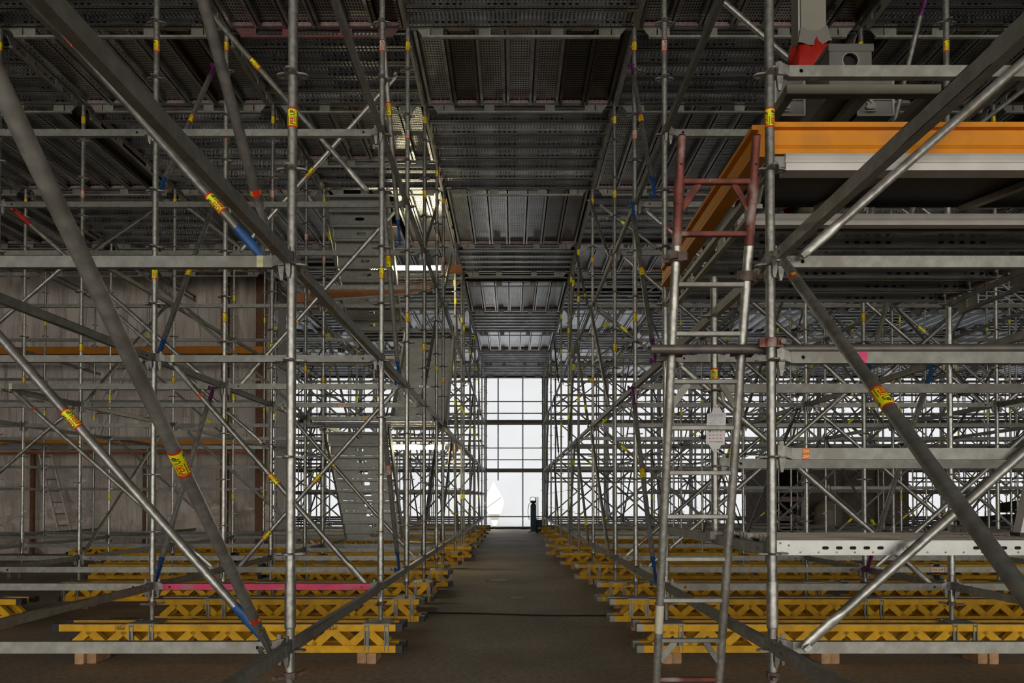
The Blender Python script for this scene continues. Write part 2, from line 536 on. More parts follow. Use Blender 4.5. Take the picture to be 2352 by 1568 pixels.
# ---------------------------------------------------------------- grid of the scaffold
def LV(k):
    return 0.61 + 0.5 * k
R = {0: 1.13, 1: 3.63, 2: 6.13, 3: 7.63, 4: 9.13, 4.5: 10.63, 5: 11.63, 6: 14.13, 6.5: 15.88, 7: 16.63, 8: 19.13, 9: 21.63, 10: 24.13, 11: 26.63, 12: 29.13}
ROWS_R = [1, 2, 3, 4, 5, 6, 6.5, 7, 8, 9, 10, 11, 12]
ROWS_L = [1, 2, 3, 4, 4.5, 5, 6, 6.5, 7, 8, 9, 10, 11, 12]
XL = [-1.25, -3.25, -5.75, -8.25, -10.75, -13.25]
XR = [1.25, 3.75, 6.25, 8.75, 11.25, 13.75, 16.25, 18.75, 21.25]
CX, CZ = -0.10, 1.39
def pix(X, Y, Z):
    c, s = math.cos(.0155), math.sin(.0155)
    x, z = X - CX, Z - CZ
    yy = Y * c + z * s
    if yy < 0.05:
        return None
    return (1176 + 1604 * x / yy, 1122 - 1604 * (-Y * s + z * c) / yy)
def seen(p0, p1, mg=120):
    """does the segment come inside the photographed frame"""
    for i in range(9):
        t = i / 8
        q = pix(*[a + (b - a) * t for a, b in zip(p0, p1)])
        if q and -mg < q[0] < 2352 + mg and -mg < q[1] < 1568 + mg:
            return True
    return False
def has_post(side, r, X):
    if side == 'L':
        if X < -6.2 and R[r] > 16.7: return pix(X, R[r], 3)[0] > 560
        if X < -6.2 and r == 7: return False
        return True
    return True
def rown(side, r):
    return ORD[(ROWS_L if side == 'L' else ROWS_R).index(r) + 1] if r else 'zeroth'

# ---------------------------------------------------------------- setting
def structure(name, mb, mats, label=None, smooth=False):
    return tag(obj(name, mb.mesh(name, mats, smooth)), label, None, None, 'structure')
mb = MB(); mb.box((-15, -12, -0.3), (26, 33.4, 0.0)); structure('floor', mb, ['floor'])
mb = MB(); mb.box((-15.3, -12, 7.7), (26.3, 33.4, 7.9)); structure('ceiling', mb, ['roof_dark'])
mb = MB(); mb.box((-15.3, -12, 0), (-15.0, 33.4, 7.7)); structure('wall_left', mb, ['wall_plain'])
mb = MB(); mb.box((26.0, -12, 0), (26.3, 33.4, 7.7)); structure('wall_right', mb, ['wall_plain'])
# wall behind the photographer, with an unseen opening added and sized for frontal light
mb = MB()
mb.plate([rect(-15.3, 0, 26.3, 7.7), rect(-14.5, 0.05, 18, 5.4)], basis((0, -12, 0), Vector((1, 0, 0)), Vector((0, 0, 1)), Vector((0, -1, 0))), 0.25)
structure('wall_front', mb, ['wall_plain'])
# far end: white tarp with a torn diamond hole
TY = 33.2
tp = basis((0, TY, 0), Vector((1, 0, 0)), Vector((0, 0, 1)), Vector((0, -1, 0)))
hole = [(-0.985, 2.25), (-1.20, 1.75), (-1.40, 1.22), (-1.17, 0.62), (-0.99, 0.16), (-0.86, 0.16), (-0.66, 0.70), (-0.47, 1.26), (-0.74, 1.80)]
mb = MB(); mb.plate([rect(-15.0, 0, 26.0, 7.7), hole], tp, 0)
wb = structure('wall_back', mb, ['tarp'])
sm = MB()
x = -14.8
pole_shade_xs = []
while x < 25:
    pole_shade_xs.append(x); x += 1.17
for x in pole_shade_xs:  # darker strips paint the shade of outside poles on the tarp
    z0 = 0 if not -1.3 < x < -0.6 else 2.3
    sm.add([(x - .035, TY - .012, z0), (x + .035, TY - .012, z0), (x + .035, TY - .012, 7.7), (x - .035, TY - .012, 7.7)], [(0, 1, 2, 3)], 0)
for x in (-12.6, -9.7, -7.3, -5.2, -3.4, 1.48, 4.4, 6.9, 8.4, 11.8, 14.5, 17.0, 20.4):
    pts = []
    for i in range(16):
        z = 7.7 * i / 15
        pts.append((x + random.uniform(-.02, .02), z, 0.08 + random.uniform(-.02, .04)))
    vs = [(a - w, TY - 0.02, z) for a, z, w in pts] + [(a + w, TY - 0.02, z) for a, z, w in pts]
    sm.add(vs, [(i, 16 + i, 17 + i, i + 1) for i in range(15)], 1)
obj('tarp_pole_shade_and_seam', sm.mesh('tarp_pole_shade_and_seam', ['tarp_pole_shade_and_seam', 'tarp_dirty']), wb)
mb = MB(); mb.bar((-15, TY - .15, 7.25), (26, TY - .15, 7.25), 0.15, 0.2); mb.bar((-15, TY - .1, 0.04), (26, TY - .1, 0.04), .2, .14)
structure('trim_1', mb, ['wall_plain'])

# left: brown-grey tarp hung on a timber-framed block, folds as geometry
def cloth(w, h, nx, nz, fn):
    vs = [(w * i / nx, fn(w * i / nx, h * j / nz), h * j / nz) for j in range(nz + 1) for i in range(nx + 1)]
    fs = [(j * (nx + 1) + i, j * (nx + 1) + i + 1, (j + 1) * (nx + 1) + i + 1, (j + 1) * (nx + 1) + i) for j in range(nz) for i in range(nx)]
    mb = MB(); mb.add(vs, fs); return mb
def folds(x, z):
    lo = max(0.0, 1 - z / 3.0)
    a = math.sin(x * 1.6 + z * 2.9 + 1.5 * noise.noise((x * .6, z * .6, 0))) * 0.15 * lo
    a += noise.noise((x * .9 + z * .8, z * 2.6, 3)) * 0.22 * lo + noise.noise((x * 2.4, z * .5, 7)) * 0.10
    a += noise.noise((x * 6, z * 2.0, 1)) * 0.035
    a += noise.noise((x * .45 + z * .5, z * 4.2 - x * .9, 11)) * 0.13 * min(1, lo * 1.6) + noise.noise((x * 3.2 + z * .3, z * .7, 21)) * 0.05
    if z > 5.2:
        a += math.sin(x * 7 + noise.noise((x, z, 2)) * 3) * 0.05 * (z - 5.2)
    return a
c1 = cloth(8.7, 7.6, 220, 190, folds)
lt = structure('wall_left', c1, ['tarp_brown'], smooth=True)
lt.location = (-15.0, 18.0, 0.0)
mb = cloth(.9, 7.6, 12, 40, lambda x, z: noise.noise((x * .7, z * .5, 9)) * .1)
lt2 = structure('wall_left', mb, ['tarp_brown'], smooth=True)
lt2.matrix_world = Matrix.Translation((-6.18, 18.02, 0.0)) @ Matrix.Rotation(math.pi / 2, 4, 'Z')
def timber(name, p0, p1, w, h, label, mat='wood_brown', cat='timber', group=None, up=(0, 0, 1)):
    mb = MB(); mb.bar((0, 0, 0), Vector(p1) - Vector(p0), w, h, up=up, c=min(w, h) * .06)
    o = obj(name, mb.mesh(name, [mat])); o.location = p0
    return tag(o, label, cat, group)
timber('timber_post', (-6.50, 17.75, 0), (-6.50, 17.75, 7.5), .2, .2, 'brown timber post at the right edge of the brown tarp', up=(0, 1, 0))
timber('timber_post', (-7.35, 17.6, 0), (-7.35, 17.6, 7.5), .16, .16, 'brown timber post in front of the brown tarp, left of its edge post', up=(0, 1, 0))
timber('timber_post', (-9.4, 17.7, 0), (-9.4, 17.7, 2.6), .09, .09, 'thin brown timber post against the lower brown tarp, middle', up=(0, 1, 0))
timber('timber_post', (-12.25, 17.7, 0), (-12.25, 17.7, 2.6), .09, .09, 'thin brown timber post against the lower brown tarp, far left', up=(0, 1, 0))

# ---------------------------------------------------------------- scaffold parts (templates)
def rosette_mb(n=48):
    mb = MB()
    out = []
    for i in range(n):
        a = 2 * math.pi * i / n
        r = 0.0655 + 0.0185 * math.cos(4 * a)
        out.append((r * math.cos(a), r * math.sin(a)))
    holes = [ngon(0.0145, 8, 0.056 * math.cos(k * math.pi / 2), 0.056 * math.sin(k * math.pi / 2)) for k in range(4)]
    mb.plate([out] + holes + [ngon(0.0235, 12)], T(0, 0, -0.0045), 0.009)
    return mb
ME_ROS = rosette_mb().mesh('rosette', ['cast'])
ROS_LO = MB(); ROS_LO.plate([[((0.064 + 0.02 * math.cos(4 * a)) * math.cos(a), (0.064 + 0.02 * math.cos(4 * a)) * math.sin(a)) for a in [2 * math.pi * i / 16 for i in range(16)]]], T(0, 0, -.005), .01)
ZB, ZT = 0.50, 6.60
ME_TUBE = MB().tube((0, 0, ZB), (0, 0, ZT), 0.0242, 20).mesh('scaffold_post', ['galv'], True)
mb = MB()
mb.tube((0, 0, .73), (0, 0, .965), .0288, 18); mb.tube((0, 0, .722), (0, 0, .73), .0270, 18, r1=.0288)
ME_SLEEVE = mb.mesh('coupling_sleeve', ['galv'], True)
mb = MB()
mb.tube((0, 0, 0.335), (0, 0, 0.52), 0.0185, 12)
for i in range(9):
    mb.tube((0, 0, .35 + .016 * i), (0, 0, .358 + .016 * i), 0.0205, 12)
ME_SPINDLE = mb.mesh('base_spindle', ['cast'], True)
mb = MB(); mb.tube((0, 0, .462), (0, 0, .498), .034, 10)
for s in (1, -1): mb.bar((.03 * s, 0, .476), (.095 * s, .02 * s, .482), .022, .018)
ME_NUT = mb.mesh('base_nut', ['rust_grey'])
mb = MB(); mb.box((-.09, -.09, .331), (.09, .09, .338)); mb.box((-.1, -.005, .338), (-.085, .005, .345))
ME_BASE = mb.mesh('base_plate', ['cast'])
mb = MB()
for s in (-1, 1):
    x = s * .085
    y0 = -.175
    mb.box((x - .02, y0 - .012, .10), (x - .012, y0 + .012, .335)); mb.box((x + .012, y0 - .012, .10), (x + .02, y0 + .012, .335)); mb.box((x - .02, y0 + .006, .10), (x + .02, y0 + .012, .335))
    mb.tube((x, y0 - .016, .315), (x, y0 + .02, .315), .007, 8)
mb.box((-.12, -.19, .331), (.12, .0, .337))
ME_CLIP = mb.mesh('girder_clip', ['galv_bar'])
ST = {}
def sticker_mesh(r, L, bgm, small=False):
    key = (r, L, bgm, small)
    if key not in ST:
        ST[key] = sticker_tube(r, L, rep=4 if r < .026 else 4, small=small).mesh('sticker', [bgm, 'st_red', 'st_black'])
    return ST[key]
RZ = Matrix.Rotation(-math.pi / 2, 4, 'Y')      # local x up

FAR_POST = MB()
FAR_POST.tube((0, 0, .34), (0, 0, ZT), .0242, 8)
FAR_POST.tube((0, 0, .73), (0, 0, .965), .029, 8)
FAR_POST.box((-.09, -.09, .331), (.09, .09, .338))
for k in range(0, 13): FAR_POST.merge(ROS_LO, T(0, 0, LV(k)))
ME_FARPOST = []
for zs in ((3.36, 5.4), (3.36, 6.35, 5.4), (3.3, 5.36), (1.4, 3.4, 5.42)):
    f = MB(); f.merge(FAR_POST)
    for z in zs:
        f.tube((0, 0, z), (0, 0, z + .12), .0255, 8, 1)
        f.tube((0, 0, z - .012), (0, 0, z), .0256, 8, 2); f.tube((0, 0, z + .12), (0, 0, z + .132), .0256, 8, 2)
    ME_FARPOST.append(f.mesh('scaffold_post', ['galv', 'st_yellow', 'st_red'], True))
POSTS = {}
def post(side, r, X, near, label, stickers=()):
    if near:
        o = obj('scaffold_post', ME_TUBE); o.location = (X, R[r], 0)
        for k in range(0, 12 if r > 0 else 12):
            obj('rosette', ME_ROS, o, T(0, 0, LV(k)))
        obj('coupling_sleeve', ME_SLEEVE, o); obj('base_spindle', ME_SPINDLE, o); obj('base_nut', ME_NUT, o, Matrix.Rotation(random.uniform(0, 3), 4, 'Z'))
        obj('base_plate', ME_BASE, o); obj('girder_clip', ME_CLIP, o)
        for z, c in stickers:
            obj('sticker', sticker_mesh(.0242, .105, c), o, T(0, 0, z - .05) @ RZ @ Matrix.Rotation(random.choice((2.6, 2.9, 3.4, 3.6)), 4, 'X'))
    else:
        o = obj('scaffold_post', random.choice(ME_FARPOST)); o.location = (X, R[r], 0)
    tag(o, label, 'post', 'scaffold posts left of the aisle' if side == 'L' else 'scaffold posts right of the aisle')
    POSTS[(r, X)] = o
    return o
for side, rows, xs in (('L', ROWS_L, XL), ('R', ROWS_R, XR)):
    for r in rows:
        for i, X in enumerate(xs):
            if not has_post(side, r, X): continue
            if not seen((X, R[r], .35), (X, R[r], 6.6), 60): continue
            if r == 4.5 and i > 1: continue
            if r == 10 and 8 < X < 12: continue
            near = R[r] < 12.0
            st = [(3.38, 'st_yellow'), (5.40, random.choice(('st_white', 'st_yellow')) if not (r == 2 and abs(X) == 1.25) else 'st_white')]
            if r >= 3: st.append((6.38, 'st_yellow'))
            word = 'left' if side == 'L' else 'right'
            post(side, r, X, near, 'galvanised scaffold post, %s row from the camera, %s line %s of the aisle' % (rown(side, r), ORD[i + 1], word), st)

# ---- ledgers
def ledger_mbs(L, hole=True):
    bar = MB(); h0, h1, w = -.013, .047, .038
    x0, x1 = .098, L - .098
    if hole:
        for ys in (-1, 1):
            m4 = basis((0, ys * w / 2 - (0 if ys > 0 else -.003), 0), Vector((1, 0, 0)), Vector((0, 0, 1)), Vector((0, -1, 0)))
            bar.plate([rect(x0, h0, x1, h1), ngon(.0105, 10, x0 + .062, .017), ngon(.0105, 10, x1 - .062, .017)], m4, .003)
        bar.box((x0, -w / 2, h1 - .003), (x1, w / 2, h1)); bar.box((x0, -w / 2, h0), (x1, w / 2, h0 + .003))
    else:
        bar.box((x0, -w / 2, h0), (x1, w / 2, h1))
    head = MB()
    head.loft([[(.026, -.02, .004), (.026, .02, .004), (.026, .02, .062), (.026, -.02, .062)],
               [(.06, -.024, .004), (.06, .024, .004), (.06, .024, .058), (.06, -.024, .058)],
               [(.1, -.017, -.01), (.1, .017, -.01), (.1, .017, .044), (.1, -.017, .044)]])
    head.loft([[(.036, -.012, -.004), (.07, -.012, -.004), (.07, .012, -.004), (.036, .012, -.004)],
               [(.040, -.012, -.045), (.064, -.012, -.045), (.064, .012, -.045), (.040, .012, -.045)],
               [(.047, -.006, -.078), (.058, -.006, -.078), (.058, .006, -.078), (.047, .006, -.078)]])
    head.bar((.052, 0, -.055), (.056, .006, .083), .006, .02, up=(1, 0, 0))
    return bar, head
LED = {}
def ledger_mesh(L, far=False):
    key = (round(L, 3), far)
    if key not in LED:
        bar, head = ledger_mbs(L, not far)
        if far:
            f = MB(); f.merge(bar); f.merge(head); f.merge(head, T(L, 0, 0) @ Matrix.Rotation(math.pi, 4, 'Z'))
            LED[key] = (f.mesh('ledger', ['galv_far']), f)
        else:
            LED[key] = (bar.mesh('ledger', ['galv_bar']), head.mesh('end_head', ['cast']))
    return LED[key]
SOLIDS = [((8.1, 21.8, 0), (12.5, 25.1, 2.85)), ((12.5, 19.2, 0), (17.5, 21.3, 1.3))]
def blocked(p0, p1):
    for i in range(1, 20):
        q = [a + (b - a) * i / 20 for a, b in zip(p0, p1)]
        if any(all(lo[j] < q[j] < hi[j] for j in range(3)) for lo, hi in SOLIDS): return True
    return False
LSPEC = {}     # key -> dict
def add_ledger(p0, p1, label, mat=None, kids=(), pri=0, thing=None):
    key = tuple(round(a, 2) for a in (*p0, *p1))
    if key in LSPEC or blocked(p0, p1): return
    if not seen(p0, p1): return
    d = min(p0[1], p1[1])
    LSPEC[key] = dict(p0=p0, p1=p1, label=label, mat=mat, kids=kids, d=d - pri)
LEVW = {0: 'at shin height', 1: 'at waist height', 2: 'at chest height', 3: 'at head height', 4: 'above head height', 5: 'three metres up',
        6: 'at half height', 7: 'over half height', 8: 'high up', 9: 'higher up', 10: 'near the deck', 11: 'just under the deck'}
def bayw(i, side):
    return '%s bay %s of aisle' % (ORD[i], 'left' if side == 'L' else 'right')
for side, rows, xs in (('L', ROWS_L, XL), ('R', ROWS_R, XR)):
    for r in rows:
        for i in range(len(xs) - 1):
            if r == 4.5 and i > 0: continue
            if not (has_post(side, r, xs[i]) and has_post(side, r, xs[i + 1])): continue
            lv = [0, 4, 8]
            if side == 'R' and r >= 5: lv = [0, 4, 8] + ([2, 6] if (r in (6, 8, 9.0, 11) and i > 0) else []) + ([3] if r in (7, 10, 12) else [])
            if side == 'L' and r >= 8: lv = [0, 2, 4, 6, 8]
            if side == 'L' and r == 6.5 and i >= 2: lv = [0, 2, 3, 6, 7]
            if side == 'L' and r == 6 and i >= 2: lv = [0, 4, 6, 8]
            if side == 'R' and r == 1 and i == 0: lv = [0, 2, 3, 4, 6, 8]
            a, b = sorted((xs[i], xs[i + 1]))
            for k in lv:
                add_ledger((a, R[r], LV(k)), (b, R[r], LV(k)), 'steel ledger across %s, %s row from camera, %s' % (bayw(i + 1, side), rown(side, r), LEVW[k]),
                           mat='pink' if (r == 2 and side == 'L' and i == 0 and k == 0) else None)
    allr = [0] + rows
    for i, X in enumerate(xs):
        rr = [q for q in allr if has_post(side, q, X) and not (q == 4.5 and i > 1)]
        for a, b in zip(rr[:-1], rr[1:]):
            lv = [0, 4, 8]
            if side == 'R' and a == 1 and i < 2: lv = [0, 1, 4, 8]
            for k in lv:
                add_ledger((X, R[a], LV(k)), (X, R[b], LV(k)), 'steel ledger receding on %s line %s of aisle, %s, into %s row' % (ORD[i + 1], 'left' if side == 'L' else 'right', LEVW[k], rown(side, b)))
# short frame of the little work deck on the right
for k in (2, 3):
    add_ledger((1.25, 4.63, LV(k)), (3.75, 4.63, LV(k)), 'steel ledger on the short tagged post behind the climbing ladder, %s' % LEVW[k], pri=9)
specs = sorted(LSPEC.values(), key=lambda s: s['d'])
FARLED = MB()
for n, s in enumerate(specs):
    L = (Vector(s['p1']) - Vector(s['p0'])).length
    mw = along(s['p0'], s['p1'], (0, 0, 1))
    if n >= 300:
        FARLED.merge(ledger_mesh(L, True)[1], mw); continue
    far = s['d'] > 11.7
    me = ledger_mesh(L, far)[0]
    if s['mat']:
        me = me.copy(); me.materials.clear(); me.materials.append(M[s['mat']])
    o = obj('ledger', me); o.matrix_world = mw
    if not far:
        hm = ledger_mesh(L, False)[1]
        obj('end_head', hm, o); obj('end_head', hm, o, T(L, 0, 0) @ Matrix.Rotation(math.pi, 4, 'Z'))
    lab = s['label'].replace('steel ledger', 'pink sprayed ledger') if s['mat'] else s['label']
    tag(o, lab, 'ledger', 'scaffold ledgers')
    s['o'] = o
if FARLED.v:
    tag(obj('distant_ledger_mass', FARLED.mesh('distant_ledger_mass', ['galv_far'])), 'mass of small distant ledgers deep in the scaffold', 'ledgers', None, 'stuff')
def find_ledger(p0, p1):
    key = tuple(round(a, 2) for a in (*p0, *p1))
    return LSPEC[key].get('o') if key in LSPEC else None
def ledger_label(p0, p1, x, me, name='sticker'):
    o = find_ledger(p0, p1)
    if o: obj(name, me, o, T(x, -.0195, .017))
PU_Y = sticker_flat(.15, .045).mesh('sticker', ['st_yellow', 'st_red', 'st_black'])
PU_W = sticker_flat(.15, .045).mesh('sticker', ['st_white', 'st_red', 'st_black'])
# red 250 tag, twice printed
mb = MB(); mb.add([(-.019, -.0006, -.03), (.019, -.0006, -.03), (.019, -.0006, .03), (-.019, -.0006, .03)], [(0, 1, 2, 3)], 0)
for z in (-.022, .006):
    vs, fs, wd = text2d('250'); k = .032 / wd
    mb.add([(-.016 + a * k, -.0012, z + b * .016) for a, b in vs], fs, 1)
M250 = mb.mesh('length_tag', ['st_orange', 'st_yellow'])
mb = MB(); mb.add([(-.017, -.0006, -.03), (.017, -.0006, -.03), (.017, -.0006, .03), (-.017, -.0006, .03)], [(0, 1, 2, 3)], 0)
vs, fs, wd = text2d('200'); k = .03 / wd
mb.add([(.015 - a * k, -.0012, .009 - b * .018) for a, b in vs], fs, 1)
M200 = mb.mesh('length_tag', ['st_pale', 'st_pale_ink'])
mb = MB(); mb.add([(-.025, -.0006, -.03), (.02, -.0006, -.03), (.025, -.0006, .03), (-.02, -.0006, .03)], [(0, 1, 2, 3)], 0)
MRED = mb.mesh('red_sticker', ['pink'])
ledger_label((1.25, R[1], LV(2)), (3.75, R[1], LV(2)), .172, M250, 'length_tag')
ledger_label((-3.25, R[1], LV(4)), (-1.25, R[1], LV(4)), 1.84, M200, 'length_tag')
ledger_label((1.25, R[1], LV(3)), (3.75, R[1], LV(3)), .47, MRED, 'red_sticker')
ledger_label((3.75, R[3], LV(0)), (6.25, R[3], LV(0)), .78, PU_W)
ledger_label((-3.25, R[4], LV(4)), (-1.25, R[4], LV(4)), .95, PU_W)
ledger_label((-3.25, R[4.5], LV(4)), (-1.25, R[4.5], LV(4)), .95, PU_Y)
ledger_label((-3.25, R[2], LV(4)), (-1.25, R[2], LV(4)), .17, M200, 'length_tag')
ledger_label((-5.75, R[3], LV(4)), (-3.25, R[3], LV(4)), .17, M200, 'length_tag')

# ---- deck beams under the overhead decks: two chords, end plates, web plates
def deckbeam_mbs(L):
    top = MB(); top.box((.09, -.022, -.022), (L - .09, .022, .012))
    bot = MB(); bot.box((.16, -.018, -.13), (L - .16, .018, -.106))
    ends, webs = [MB(), MB()], []
    for s in (0, 1):
        f = (lambda x: x) if not s else (lambda x: L - x)
        pts = [(f(.09), -.022), (f(.18), -.13), (f(.245), -.13), (f(.245), -.022)]
        ends[s].plate([pts if not s else list(reversed(pts))], basis((0, .006, 0), Vector((1, 0, 0)), Vector((0, 0, 1)), Vector((0, -1, 0))), .012)
        ends[s].box((min(f(.03), f(.1)), -.02, -.03), (max(f(.03), f(.1)), .02, .03))
    n = 4 if L > 1.9 else (2 if L > 1.2 else 1)
    for x in ([.13, .34, .66, .87] if n == 4 else [.33, .67] if n == 2 else [.5]):
        x = x * L
        webs.append(x)
    web = MB(); web.box((-.065, -.005, -.106), (.065, .005, -.022))
    return top, bot, ends, web, webs
DB = {}
def deckbeam_mesh(L):
    k = round(L, 3)
    if k not in DB:
        top, bot, ends, web, webs = deckbeam_mbs(L)
        f = MB(); f.merge(top); f.merge(bot); f.merge(ends[0]); f.merge(ends[1])
        for x in webs: f.merge(web, T(x, 0, 0))
        DB[k] = (top.mesh('deck_beam', ['galv_bar']), bot.mesh('bottom_chord', ['galv_bar']), [e.mesh('end_plate', ['galv_bar']) for e in ends], web.mesh('web_plate', ['galv_bar']), webs,
                 f.mesh('deck_beam', ['galv_far']), f)
    return DB[k]
DBS = []
def add_deckbeam(p0, p1, label, pri=0):
    if seen(p0, p1): DBS.append((min(p0[1], p1[1]) - pri, p0, p1, label))
K12 = LV(12)
for side, rows, xs in (('L', ROWS_L, XL), ('R', ROWS_R, XR)):
    for r in rows:
        for i in range(len(xs) - 1):
            if r == 4.5 and i > 0: continue
            if not (has_post(side, r, xs[i]) and has_post(side, r, xs[i + 1])): continue
            a, b = sorted((xs[i], xs[i + 1]))
            add_deckbeam((a, R[r], K12), (b, R[r], K12), 'overhead deck beam across %s, %s row from camera' % (bayw(i + 1, side), rown(side, r)))
    for i, X in enumerate(xs):
        rr = [q for q in rows if has_post(side, q, X) and not (q == 4.5 and i > 1)]
        for a, b in zip(rr[:-1], rr[1:]):
            add_deckbeam((X, R[a], K12), (X, R[b], K12), 'overhead deck beam receding on %s line %s of aisle, into %s row' % (ORD[i + 1], 'left' if side == 'L' else 'right', rown(side, b)))
for r in ROWS_R:
    add_deckbeam((-1.25, R[r], K12), (1.25, R[r], K12), 'overhead deck beam spanning the aisle at the %s row from camera' % rown('R', r), 2)
for X, i in ((1.25, 'aisle-side'), (3.75, 'outer')):
    add_deckbeam((X, R[1], LV(5)), (X, R[2], LV(5)), '%s deck beam carrying the orange edged work platform on the right' % i, 9)
DBS.sort(key=lambda s: s[0])
FARDB = MB()
for n, (d, p0, p1, label) in enumerate(DBS):
    L = (Vector(p1) - Vector(p0)).length
    me = deckbeam_mesh(L); mw = along(p0, p1, (0, 0, 1))
    if n >= 300:
        FARDB.merge(me[6], mw); continue
    if d < 13:
        o = obj('deck_beam', me[0]); obj('bottom_chord', me[1], o); [obj('end_plate', e, o) for e in me[2]]
        for x in me[4]: obj('web_plate', me[3], o, T(x, 0, 0))
    else:
        o = obj('deck_beam', me[5])
    if abs(p0[0] + 3.25) < .01 and abs(p0[1] - R[3]) < .01 and p1[1] == p0[1]:
        for q in [o] + list(o.children):
            q.data = q.data.copy(); q.data.materials.clear(); q.data.materials.append(M['maroon'])
        label = label.replace('overhead deck beam', 'overhead deck beam with maroon paint')
    o.matrix_world = mw
    tag(o, label, 'beam', 'overhead deck beams')
if FARDB.v: tag(obj('distant_deck_beam_mass', FARDB.mesh('distant_deck_beam_mass', ['galv_far'])), 'mass of distant deck beams under the far ceiling', 'beams', None, 'stuff')

# ---- deck planks
def plank_mbs(L, W):
    a, h = W / 2 - .011, .072
    prof = [(-a, 0), (-a, h), (a, h), (a, 0), (a - .032, 0), (a - .032, .007), (a - .006, .012), (a - .006, h - .006), (-a + .006, h - .006), (-a + .006, .012), (-a + .032, .007), (-a + .032, 0)]
    prof = list(reversed(prof))
    b = MB(); b.sweep(prof, (.02, 0, 0), (L - .02, 0, 0))
    e = MB(); e.box((.012, -a + .04, .014), (.045, a - .04, .055))
    for y in (-.06, .0, .06): e.box((.0, y - .008, .03), (.03, y + .008, .095))
    return b, e
PLM = {}
def plank_mesh(L, W, mat):
    k = (round(L, 3), round(W, 3), mat)
    if k not in PLM:
        b, e = plank_mbs(L, W)
        f = MB(); f.merge(b); f.merge(e, mi=1); f.merge(e, T(L, 0, 0) @ Matrix.Rotation(math.pi, 4, 'Z'), mi=1)
        PLM[k] = (b.mesh('deck_plank', [mat]), e.mesh('end_bracket', ['pinkrust']), f.mesh('deck_plank', [mat, 'pinkrust']), f)
    return PLM[k]
PLS = []
def deck_bay(x0, x1, y0, y1, Z, dirn, where, pri=0, dark=0):
    W = (y1 - y0) if dirn == 'X' else (x1 - x0)
    n = max(1, int(round(W / .33))); w = (W - .09) / n
    if W > 2.3: n, w = 7, (W - .10) / 7
    for i in range(n):
        t = .045 + w * (i + .5)
        mat = 'deck_brown' if (i >= n - dark or random.random() < .06) else 'deck'
        if dirn == 'X': p0, p1 = (x0, y0 + t, Z), (x1, y0 + t, Z)
        else: p0, p1 = (x0 + t, y0, Z), (x0 + t, y1, Z)
        if not seen(p0, p1, 30): continue
        PLS.append((min(p0[1], p1[1]) - pri, p0, p1, w, mat, 'deck plank, %s %s, %s' % (ORD[i + 1], 'from front' if dirn == 'X' else 'from left', where)))
ZD = K12 - .035
iv = [(1, 2), (2, 3), (3, 4), (4, 5), (5, 6), (6, 6.5), (7, 8), (8, 9), (9, 10), (10, 11), (11, 12)]
for n, (a, b) in enumerate(iv):
    i = n - 1
    ya, yb = R[a], R[b]
    nm = 'behind %s row' % rown('R', a)
    deck_bay(-1.25, 1.25, ya, yb, ZD, 'X' if (i % 2 == 0 or n == 10) else 'Y', 'ceiling over aisle ' + nm, 0, 2 if i == 1 or i == 3 else 0)
    for bi in range(8):
        x0, x1 = XR[bi], XR[bi + 1]
        deck_bay(x0, x1, ya, yb, ZD, 'X' if (i + bi + 1) % 2 == 0 else 'Y', 'over %s %s' % (bayw(bi + 1, 'R'), nm), 0, 1 if (bi + i) % 3 == 0 else 0)
    for bi in range(5):
        x1, x0 = XL[bi], XL[bi + 1]
        if ya > 15.9 and x0 < -6.2 and pix(x0, yb, 6.6)[0] < 540: continue
        w = 'over %s %s' % (bayw(bi + 1, 'L'), 'behind %s row' % rown('L', a))
        if bi == 0 and a == 4:
            deck_bay(x0, x1, R[4], R[4.5], ZD, 'Y', w); deck_bay(x0, x1, R[4.5], R[5], ZD, 'X', 'ceiling over %s behind fifth row' % bayw(1, 'L')); continue
        if bi == 0 and a == 5:
            deck_bay(-2.19, x1, ya, yb, ZD, 'Y', w); deck_bay(-3.25, -2.19, 13.2, yb, ZD, 'Y', w + ' past stairs'); continue
        deck_bay(x0, x1, ya, yb, ZD, 'X' if (i + bi + 1) % 2 == 0 else 'Y', w)
deck_bay(-1.25, 1.25, R[6.5], R[7], ZD, 'X', 'ceiling over aisle at the short gap', 0, 2)
for side, xs in (('L', XL[:3]), ('R', XR)):
    for bi in range(len(xs) - 1):
        a, b = sorted((xs[bi], xs[bi + 1]))
        deck_bay(a, b, R[6.5], R[7], ZD, 'X', 'ceiling over %s at the short gap' % bayw(bi + 1, side))
# work platform on the right, small deck, stair landings
deck_bay(1.29, 3.71, 4.40, R[2], LV(5) + .0, 'X', 'underside of the orange edged platform', 9)
deck_bay(-3.25, -1.25, R[4.5], R[5] - .02, LV(4) - .035, 'X', 'lower stair landing', 5)
deck_bay(-3.25, -1.25, 13.2, R[6], LV(8) - .035, 'X', 'upper stair landing', 3)
PLS.sort(key=lambda s: s[0])
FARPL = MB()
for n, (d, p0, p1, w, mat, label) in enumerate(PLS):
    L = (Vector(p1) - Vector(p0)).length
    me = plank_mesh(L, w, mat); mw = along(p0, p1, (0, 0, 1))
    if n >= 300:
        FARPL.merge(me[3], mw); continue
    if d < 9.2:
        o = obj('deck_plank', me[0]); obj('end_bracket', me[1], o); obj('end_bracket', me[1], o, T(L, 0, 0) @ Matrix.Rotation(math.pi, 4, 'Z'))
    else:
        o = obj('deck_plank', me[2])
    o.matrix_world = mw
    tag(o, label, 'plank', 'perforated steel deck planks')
tag(obj('distant_deck_mass', FARPL.mesh('distant_deck_mass', ['deck_far', 'pinkrust'])), 'distant perforated deck planks forming the far ceiling', 'planks', None, 'stuff')

